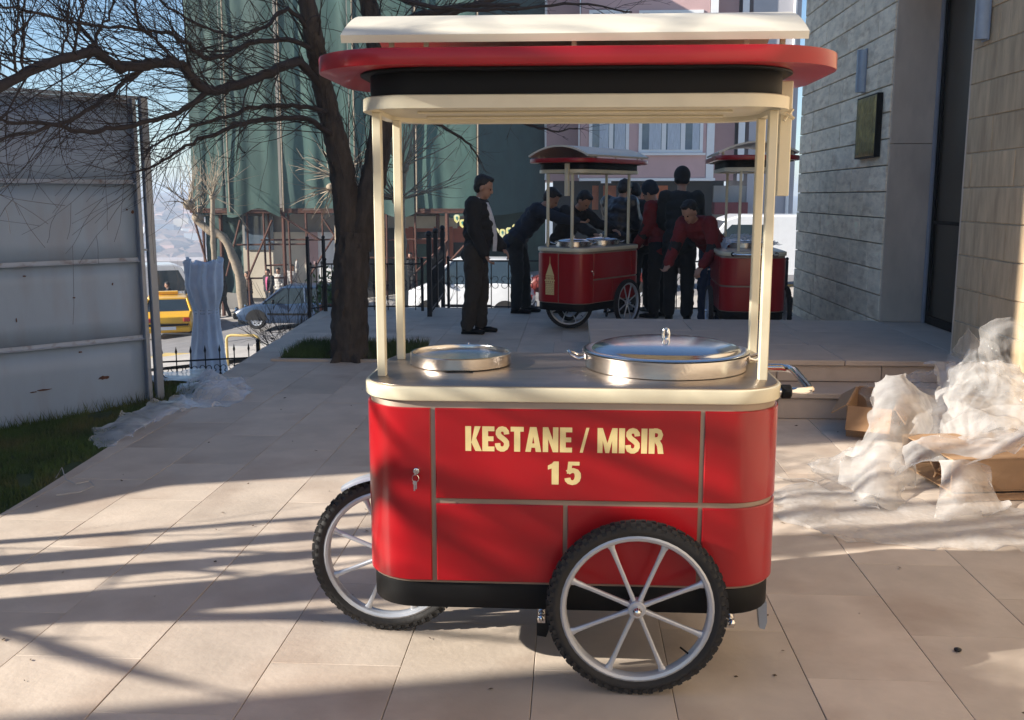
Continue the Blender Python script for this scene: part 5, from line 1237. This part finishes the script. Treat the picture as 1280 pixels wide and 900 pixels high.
    for sd, (hp_, kn, an) in zip((1, -1), leg):
        z = MB(); z.ell(an+V(-.015, 0, -.03), (.060*s, .045*s, .046*s)); z.ell(an+V(.085, 0, -.045), (.085*s, .045*s, .032*s)); z.ell(an+V(.15, 0, -.05), (.045*s, .040*s, .024*s)); z.box(an.x-.075*s, an.y-.04*s, .0, an.x+.18*s, an.y+.04*s, .02*s)
        fin(z, 'shoe', shoes or M_black, max(vox*.9, .010), 1)
    # jacket
    j = MB(); 
    for z, rx, ry in ((-.08, .135, .180), (.04, .130, .172), (.16, .126+belly*.6, .165), (.27, .128+belly*.4, .172), (.37, .130, .188), (.445, .105, .185)): j.ell(tp(.0+belly*.5*(1 if .0 < z < .3 else 0), 0, z), (rx*s*bulk, ry*s*min(bulk, 1.1), .105*s), MT_)
    j.ell(tp(-.01, 0, .495), (.070*s, .11*s, .05*s), MT_)
    for (sp, el, wr, d2, a2) in arm: capsule(j, sp, el, .078*s*bulk, .064*s*bulk); capsule(j, el, wr-d2*.005*s, .064*s*bulk, .052*s*bulk)
    jo = fin(j, 'jacket', jacket, max(vox, .013), 2)
    if shirt:
        q_ = MB()
        rr_ = []
        for z, w2, x in ((-.02, .012, .150+belly*1.0), (.10, .022, .150+belly*1.1), (.22, .03, .146+belly*.9), (.34, .04, .138+belly*.2), (.44, .05, .108), (.50, .055, .075)):
            x += .128*(bulk-1)
            rr_.append([tp(x-.03, -w2, z), tp(x+.006, -w2*.8, z), tp(x+.012, 0, z), tp(x+.006, w2*.8, z), tp(x-.03, w2, z)])
        q_.loft(rr_); q_.lathe([(.062*s, -.025*s), (.064*s, .0), (.058*s, .03*s), (.054*s, .03*s)], 18, Matrix.Translation(nk+u*.0) @ MT_.to_4x4()); q_.build('shirt', shirt, pr, 60)
    if trim:
        q_ = MB()
        for z0, z1 in ((.30, .46),): q_.ell(tp(-.02, 0, (z0+z1)/2), (.139*s, .155*s, .09*s), MT_)
        for (sp, el, wr, d2, a2) in arm: capsule(q_, sp.lerp(el, .75), el.lerp(wr, .35), .071*s, .067*s)
        fin(q_, 'jacket_panel', trim, max(vox, .013), 2)
    return pr
K_blk = cloth_mat('black_wool', (.012, .011, .012)); K_brn = cloth_mat('brown_grey_trousers', (.032, .026, .021)); K_navy = cloth_mat('navy_cloth', (.012, .018, .032)); K_jean = cloth_mat('dark_denim', (.022, .032, .060))
K_leather = mat('black_leather', (.018, .022, .032), .35, var=.3, scale=12, bump=.5, bscale=30); K_red = cloth_mat('red_anorak', (.16, .010, .012)); K_dk = cloth_mat('charcoal_cloth', (.016, .018, .018)); K_white = cloth_mat('white_shirt', (.62, .62, .66)); K_tan = cloth_mat('brown_jacket', (.07, .045, .03)); K_lt = cloth_mat('light_jacket', (.40, .38, .36))
person('standing man in black blazer, white collared shirt and dark trousers, hands low, looking right', (G(597, 416).x, G(597, 416).y, 0), R(-8), 1.76, 3, (16, 0), ((14, 3, 28), (4, 4, 22)), ((3, 3), (-3, 4)), K_blk, K_white, K_brn, belly=.045, vox=.009, bulk=1.2)
person('man in dark navy jacket and jeans bending over, his back to the standing man', (G(664, 391).x, G(664, 391).y, 0), R(-12), 1.80, 40, (10, 0), ((75, 4, 10), (70, 4, 10)), ((3, 4), (-2, 4)), K_navy, None, K_dk, vox=.012)
person('person in black bending behind the near posts of the shaded cart, left side', (D(712, 300, 12.9).x, 12.9, 0), R(-40), 1.72, 32, (20, 0), ((55, 4, 20), (50, 4, 20)), jacket=K_blk, trousers=K_dk, vox=.014)
person('man in glossy black leather jacket seen from behind between the posts of the shaded cart', (D(772, 300, 12.95).x, 12.95, 0), R(55), 1.78, 12, (25, 0), ((20, 5, 40), (20, 5, 40)), jacket=K_leather, trousers=K_dk, vox=.013, bulk=1.25)
person('person in plain black coat between the leather jacket man and the grey capped man', (D(800, 300, 13.1).x, 13.1, 0), R(120), 1.74, 14, (25, 0), ((25, 5, 40), (20, 5, 40)), jacket=K_blk, trousers=K_blk, vox=.014)
person('man in red and black jacket with grey cap standing just right of the shaded cart', (D(822, 300, 12.5).x, 12.5, 0), R(150), 1.72, 8, (20, 0), ((10, 5, 25), (14, 5, 30)), jacket=K_red, trousers=K_blk, hat=K_navy, trim=K_blk, vox=.013)
person('tall person in black coat and black beanie seen from behind, back to camera', (D(850, 300, 12.2).x, 12.2, 0), R(80), 1.86, 8, (5, 0), ((15, 8, 30), (15, 8, 30)), jacket=K_dk, trousers=K_blk, hat=K_blk, vox=.013)
person('man in red and black anorak and jeans bending beside the cart by the stone wall', (D(876, 396, 11.5).x, 11.5, 0), R(228), 1.74, 56, (-8, 0), ((2, 18, 40), (14, 14, 30)), ((8, 14), (-2, 6)), K_red, None, K_jean, trim=K_blk, vox=.011, bulk=1.15)
fp = [(337, 37.6, 1.74, 'pedestrian in dark coat with pink shirt beside the front of the blue car', K_blk, mat('pink_cloth', (.55, .10, .22), .8), K_navy, 250),
      (312, 38.6, 1.70, 'pedestrian in brown jacket just right of the wrapped statue', K_tan, None, K_jean, 200), (278, 38.2, 1.72, 'pedestrian in dark clothes partly hidden by the wrapped statue', K_dk, None, K_blk, 160),
      (350, 39.2, 1.68, 'pedestrian in light grey jacket in front of the pale shop wall', K_lt, None, K_jean, 260), (367, 39.0, 1.76, 'pedestrian in grey top raising an arm by the pale shop wall', K_lt, None, K_navy, 280),
      (514, 37.9, 1.72, 'person in dark clothes behind the white minivan', K_blk, None, K_blk, 270), (212, 37.6, 1.70, 'person in black standing behind the yellow taxi roof', K_blk, None, K_blk, 200), (236, 38.0, 1.72, 'person in dark blue walking right of the yellow taxi', K_navy, None, K_navy, 20)]
for i, (px, Y, H_, lab, jk, sh_, tr_, rz) in enumerate(fp):
    x = D(px, 380, Y).x
    person(lab, (x, Y, road_z(x)+.15), R(rz), H_, 3, (5, 0), ((12, 6, 20), (-8, 6, 15)) if i != 4 else ((130, 10, 60), (5, 5, 10)), ((12, 8), (-12, 10)), jk, sh_, tr_, vox=.022)

# ------------------------------------------------------------ plastic sheets and cartons on the right
K = lambda px, py, Y=None: (G(px, py, .012) if Y is None else D(px, py, Y))
PG = 'crumpled packing plastic on the right of the paving'
sheet('plastic_sheet', F_pile, [[K(1090, 474, 6.05), K(1120, 466, 5.98), K(1146, 470, 6.0), K(1170, 500, 6.0)],
    [K(1086, 515, 5.75), K(1118, 512, 5.62), K(1150, 515, 5.70), K(1190, 545, 5.85)],
    [K(1068, 560, 5.45), K(1100, 562, 5.28), K(1134, 570, 5.30), K(1160, 558, 5.62)],
    [K(1052, 605), K(1086, 628), K(1122, 634), K(1142, 600, 5.25)]], 130, 140, .034, 2.8, 1, label='tall milky plastic sheet folded upright over the open carton', cat='plastic sheet', group=PG)
sheet('plastic_sheet', F_pile, [[K(1168, 462, 6.6), K(1203, 450, 6.5), K(1240, 448, 6.4), K(1300, 452, 6.3)],
    [K(1165, 490, 6.2), K(1200, 478, 5.95), K(1245, 480, 5.85), K(1310, 500, 5.8)],
    [K(1160, 525, 5.9), K(1205, 520, 5.65), K(1250, 525, 5.6), K(1320, 535, 5.5)],
    [K(1165, 560, 5.75), K(1205, 560, 5.5), K(1255, 552, 5.45), K(1320, 560, 5.4)]], 170, 140, .062, 3.4, 2, label='big white crumpled heap of plastic film against the warm stone wall', cat='plastic sheet', group=PG)
sheet('plastic_sheet', F_clear, [[K(1226, 408, 6.25), K(1244, 400, 6.2), K(1268, 404, 6.1), K(1310, 415, 6.0)], [K(1232, 435, 6.15), K(1252, 432, 6.0), K(1276, 436, 5.9), K(1315, 440, 5.85)],
    [K(1246, 470, 6.05), K(1262, 475, 5.9), K(1280, 480, 5.8), K(1320, 480, 5.75)], [K(1250, 500, 6.0), K(1265, 505, 5.8), K(1290, 510, 5.7), K(1330, 515, 5.6)]], 100, 100, .035, 3.4, 3, label='clear glossy plastic sheet standing highest on the heap at the right edge', cat='plastic sheet', group=PG)
sheet('plastic_sheet', F_pile, [[K(1120, 560, 5.35), K(1160, 545, 5.3), K(1215, 550, 5.2), K(1262, 540, 5.15), K(1300, 520, 5.1)], [K(1118, 578, 5.2), K(1160, 566, 5.1), K(1215, 568, 5.05), K(1262, 556, 5.0), K(1300, 532, 5.0)],
    [K(1112, 600, 5.15), K(1150, 578, 5.05), K(1210, 576, 5.0), K(1265, 563, 4.98), K(1305, 540, 4.98)]], 130, 50, .016, 4, 4, label='long milky plastic band stretched across the top of the lying carton', cat='plastic sheet', group=PG)
sheet('plastic_sheet', F_flat, [[K(1172, 578, 5.0), K(1200, 574, 4.95), K(1228, 578, 4.95)], [K(1170, 615, 4.85), K(1205, 610, 4.75), K(1245, 612, 4.85)], [K(1166, 648), K(1205, 650), K(1262, 640)]], 80, 80, .014, 4, 5, label='thin translucent foam sheet hanging over the front of the lying carton', cat='plastic sheet', group=PG)
sheet('plastic_sheet', F_flat, [[K(970, 612), K(1030, 610), K(1090, 622), K(1150, 628), K(1220, 632), K(1310, 636)], [K(965, 640), K(1030, 636), K(1090, 645, 4.72), K(1150, 650), K(1220, 646, 4.66), K(1310, 652)],
    [K(1000, 655), K(1030, 658), K(1090, 663), K(1150, 668, 4.36), K(1220, 666), K(1310, 668)], [K(1015, 664), K(1040, 672), K(1100, 678), K(1160, 684), K(1230, 686), K(1320, 688)]], 220, 100, .010, 5, 6, label='wide flat foam sheet spread on the paving in front of the cartons', cat='plastic sheet', group=PG)
sheet('plastic_sheet', F_clear, [[K(1075, 485, 6.45), K(1105, 470, 6.7), K(1150, 462, 6.7), K(1195, 452, 6.7)], [K(1085, 500, 6.3), K(1120, 490, 6.4), K(1160, 488, 6.4), K(1200, 480, 6.4)], [K(1095, 520, 6.1), K(1130, 515, 6.2), K(1165, 510, 6.2), K(1205, 505, 6.2)]], 120, 80, .045, 3.8, 7, label='clear plastic film crumpled against the lowest entrance step', cat='plastic sheet', group=PG)
sheet('plastic_sheet', F_clear, [[K(1010, 578), K(1050, 560, 5.7), K(1090, 560, 5.5)], [K(1015, 600), K(1055, 590, 5.35), K(1095, 592, 5.2)], [K(1020, 622), K(1060, 625), K(1100, 640)]], 80, 60, .03, 4, 9, label='small clear plastic scrap left of the tall milky sheet', cat='plastic sheet', group=PG)
def carton(loc, rz, sx, sy, sz, label, tilt=0, flaps=True):
    c = empty('carton', loc, rz, label=label, cat='carton'); c.rotation_euler = (R(tilt), 0, rz); t = .006
    for nm, b_ in (('bottom', (-sx, -sy, 0, sx, sy, t)), ('side', (-sx, -sy, t, -sx+t, sy, sz)), ('side', (sx-t, -sy, t, sx, sy, sz)), ('side', (-sx+t, sy-t, t, sx-t, sy, sz))):
        a = MB(); a.box(*b_); a.build(nm, M_card, c, 0)
    a = MB(); a.box(-sx+t, -sy, t, sx-t, -sy+t, sz); a.build('side', M_card, c, 0)
    if flaps:
        for s_ in (-1, 1):
            a = MB(); M = T((s_*sx, 0, sz)) @ ROT('Y', R(s_*(35+20*(s_ > 0)))); a.box(min(0, s_*sx*.8), -sy+.01, 0, max(0, s_*sx*.8), sy-.01, t, M); a.build('flap', M_card, c, 0)
            a = MB(); M = T((0, s_*sy, sz)) @ ROT('X', R(-s_*50)); a.box(-sx+.01, min(0, s_*sy*.8), 0, sx-.01, max(0, s_*sy*.8), t, M); a.build('flap', M_cardd, c, 0)
    a = MB(); a.box(-.03, -sy-.0008, .01, .03, -sy-.0003, sz-.01); a.build('tape', mat('brown_tape', (.34, .22, .12), .3), c, 0)
    return c
sheet('plastic_sheet', F_pile, [[K(1140, 520, 6.0), K(1180, 500, 6.0), K(1225, 505, 5.95), K(1300, 500, 5.9)], [K(1140, 545, 5.75), K(1185, 530, 5.6), K(1235, 530, 5.55), K(1310, 525, 5.5)], [K(1150, 566, 5.5), K(1190, 560, 5.35), K(1240, 556, 5.3), K(1310, 545, 5.25)]], 140, 80, .045, 3.6, 21, label='middle fold of milky film between the big heap and the long band', cat='plastic sheet', group=PG)
sheet('plastic_sheet', F_clear, [[K(1190, 440, 6.5), K(1215, 425, 6.45), K(1245, 430, 6.3)], [K(1180, 465, 6.3), K(1212, 460, 6.1), K(1250, 465, 6.0)], [K(1185, 490, 6.1), K(1215, 490, 5.95), K(1250, 495, 5.9)]], 90, 80, .06, 4, 23, label='clear film piece rising behind the big white heap', cat='plastic sheet', group=PG)
carton((*G(1092, 540).xy, .012), R(-24), .14, .20, .22, 'open cardboard carton with raised flaps leaning at the left of the heap', tilt=8)
c_ = K(1215, 592)
lc = empty('carton', (2.30, 5.28, .0), R(8), label='large flattened brown carton lying under the plastic with its left end open', cat='carton')
for nm, b_, m_ in (('bottom', (-.42, -.24, .02, .55, .30, .027), M_card), ('top', (-.42, -.24, .185, .55, .30, .192), M_card), ('side', (-.42, -.2405, .028, .55, -.233, .184), M_card), ('side', (-.42, .293, .028, .55, .30, .184), M_card)):
    a = MB(); a.box(*b_); a.build(nm, m_, lc, 0)
a = MB(); a.box(-.44, -.34, .004, .60, -.235, .010, ROT('X', R(0))); a.build('flap', M_card, lc, 0)
r_ = random.Random(6)
for k in range(9):
    a = MB(); x, y, z = -.36+r_.uniform(-.07, .10), -.15+r_.uniform(-.08, .1), .03+r_.uniform(.02, .09); n_ = Vector((r_.gauss(0, 1), r_.gauss(0, 1), r_.gauss(0, 1))).normalized()*.06; e = n_.orthogonal().normalized()*.045; g_ = n_.cross(e).normalized()*.01
    c0 = Vector((x, y, z)); a.loft([[c0-n_, c0+e, c0+n_*.8, c0-e*.8], [c0-n_+g_, c0+e*1.1+g_*1.5, c0+n_*.8+g_, c0-e*.8+g_*.5]]); a.build('crumpled_paper', M_card, lc, 0)

# bluish plastic along the left edge of the paving
PL2 = 'bluish plastic along the left edge of the paving'
sheet('plastic_sheet', F_blue, [[K(118, 538, 6.0), K(150, 520, 6.3), K(190, 503, 6.75), K(232, 492, 7.2)], [K(116, 548, 5.85), K(150, 532, 6.1), K(192, 512, 6.55), K(236, 498, 7.0)], [K(124, 560), K(160, 548), K(200, 525), K(244, 508)]], 150, 60, .022, 5, 11, label='long tube of bluish plastic lying on the grass edge, nearest piece', cat='plastic sheet', group=PL2)
sheet('plastic_sheet', F_blue, [[K(228, 478, 7.9), K(250, 468, 8.0), K(285, 470, 8.1), K(312, 484)], [K(222, 492, 7.4), K(250, 482, 7.3), K(280, 484, 7.4), K(318, 490)], [K(226, 508, 7.0), K(250, 514, 6.8), K(280, 506), K(310, 496)]], 130, 110, .06, 4.5, 12, label='crumpled bluish plastic heap on the corner of paving by the iron fence', cat='plastic sheet', group=PL2)
sheet('plastic_sheet', F_blue, [[K(205, 486, 8.2), K(228, 476, 8.3), K(250, 470, 8.4)], [K(210, 500, 7.8), K(232, 490, 7.8), K(255, 482, 7.9)]], 70, 50, .04, 5, 13, label='small bluish plastic piece between the hoarding post and the heap', cat='plastic sheet', group=PL2)
a = MB(); pts = [K(x, y) for x, y in ((70, 598), (78, 592), (82, 600), (95, 606), (112, 602), (118, 608), (100, 616), (70, 620))]
O_ = pts[0].copy(); a.tube([p-O_+Vector((0, 0, .004+.03*(i == 1))) for i, p in enumerate(pts)], .003, 5); o = a.build('string', K_lt, None, 60, O_); tag(o, 'pale loop of packing string on the left edge of the paving', 'string')
a = MB(); pts = [K(x, y) for x, y in ((972, 597), (985, 600), (1005, 599), (1022, 604), (1030, 600))]
O_ = pts[0].copy(); a.tube([p-O_+Vector((0, 0, .004)) for p in pts], .0025, 5); o = a.build('string', K_lt, None, 60, O_); tag(o, 'thin white packing string on the paving right of the sunlit cart', 'string')
# leaves and chips on the paving
rl = random.Random(31); lf = MB()
for k in range(90):
    x, y = rl.uniform(-2.6, 2.4), rl.uniform(2.4, 8); d = Vector((rl.gauss(0, 1), rl.gauss(0, 1), 0)).normalized()*rl.uniform(.004, .014); e = Vector((-d.y, d.x, 0))*.5
    if x < edge_x(y)+.1: continue
    c0 = Vector((x, y, .003)); lf.add([c0-d, c0+e+Vector((0, 0, .004)), c0+d+Vector((0, 0, .003)), c0-e, c0+Vector((0, 0, .005))], [(0, 1, 4), (1, 2, 4), (2, 3, 4), (3, 0, 4)])
tag(lf.build('leaf_litter', mat('dry_leaf', (.07, .045, .025), .8, var=.3, scale=40), None, 0), 'tiny dry leaf scraps scattered on the paving', None, None, 'stuff')
a = MB(); a.ell((0, 0, .006), (.014, .012, .007), n=8, m=5); o = a.build('pebble', M_iron, None, 60, G(1197, 814)); tag(o, 'single small dark pebble on the paving at the lower right', 'pebble')

# ------------------------------------------------------------ air
hz = MB(); hz.box(-900, -80, -82, 900, 1770, 19); ho = hz.build('haze', None, None, 0); ho.data.materials.clear()
hm = bpy.data.materials.new('haze'); hm.use_nodes = True; nt = hm.node_tree; nt.nodes.clear(); pv_ = nt.nodes.new('ShaderNodeVolumePrincipled'); om = nt.nodes.new('ShaderNodeOutputMaterial')
pv_.inputs['Color'].default_value = (.70, .82, 1, 1); pv_.inputs['Density'].default_value = .0011; pv_.inputs['Anisotropy'].default_value = .1; nt.links.new(pv_.outputs[0], om.inputs['Volume']); ho.data.materials.append(hm); tag(ho, kind='stuff')
scn.cycles.volume_bounces = 0
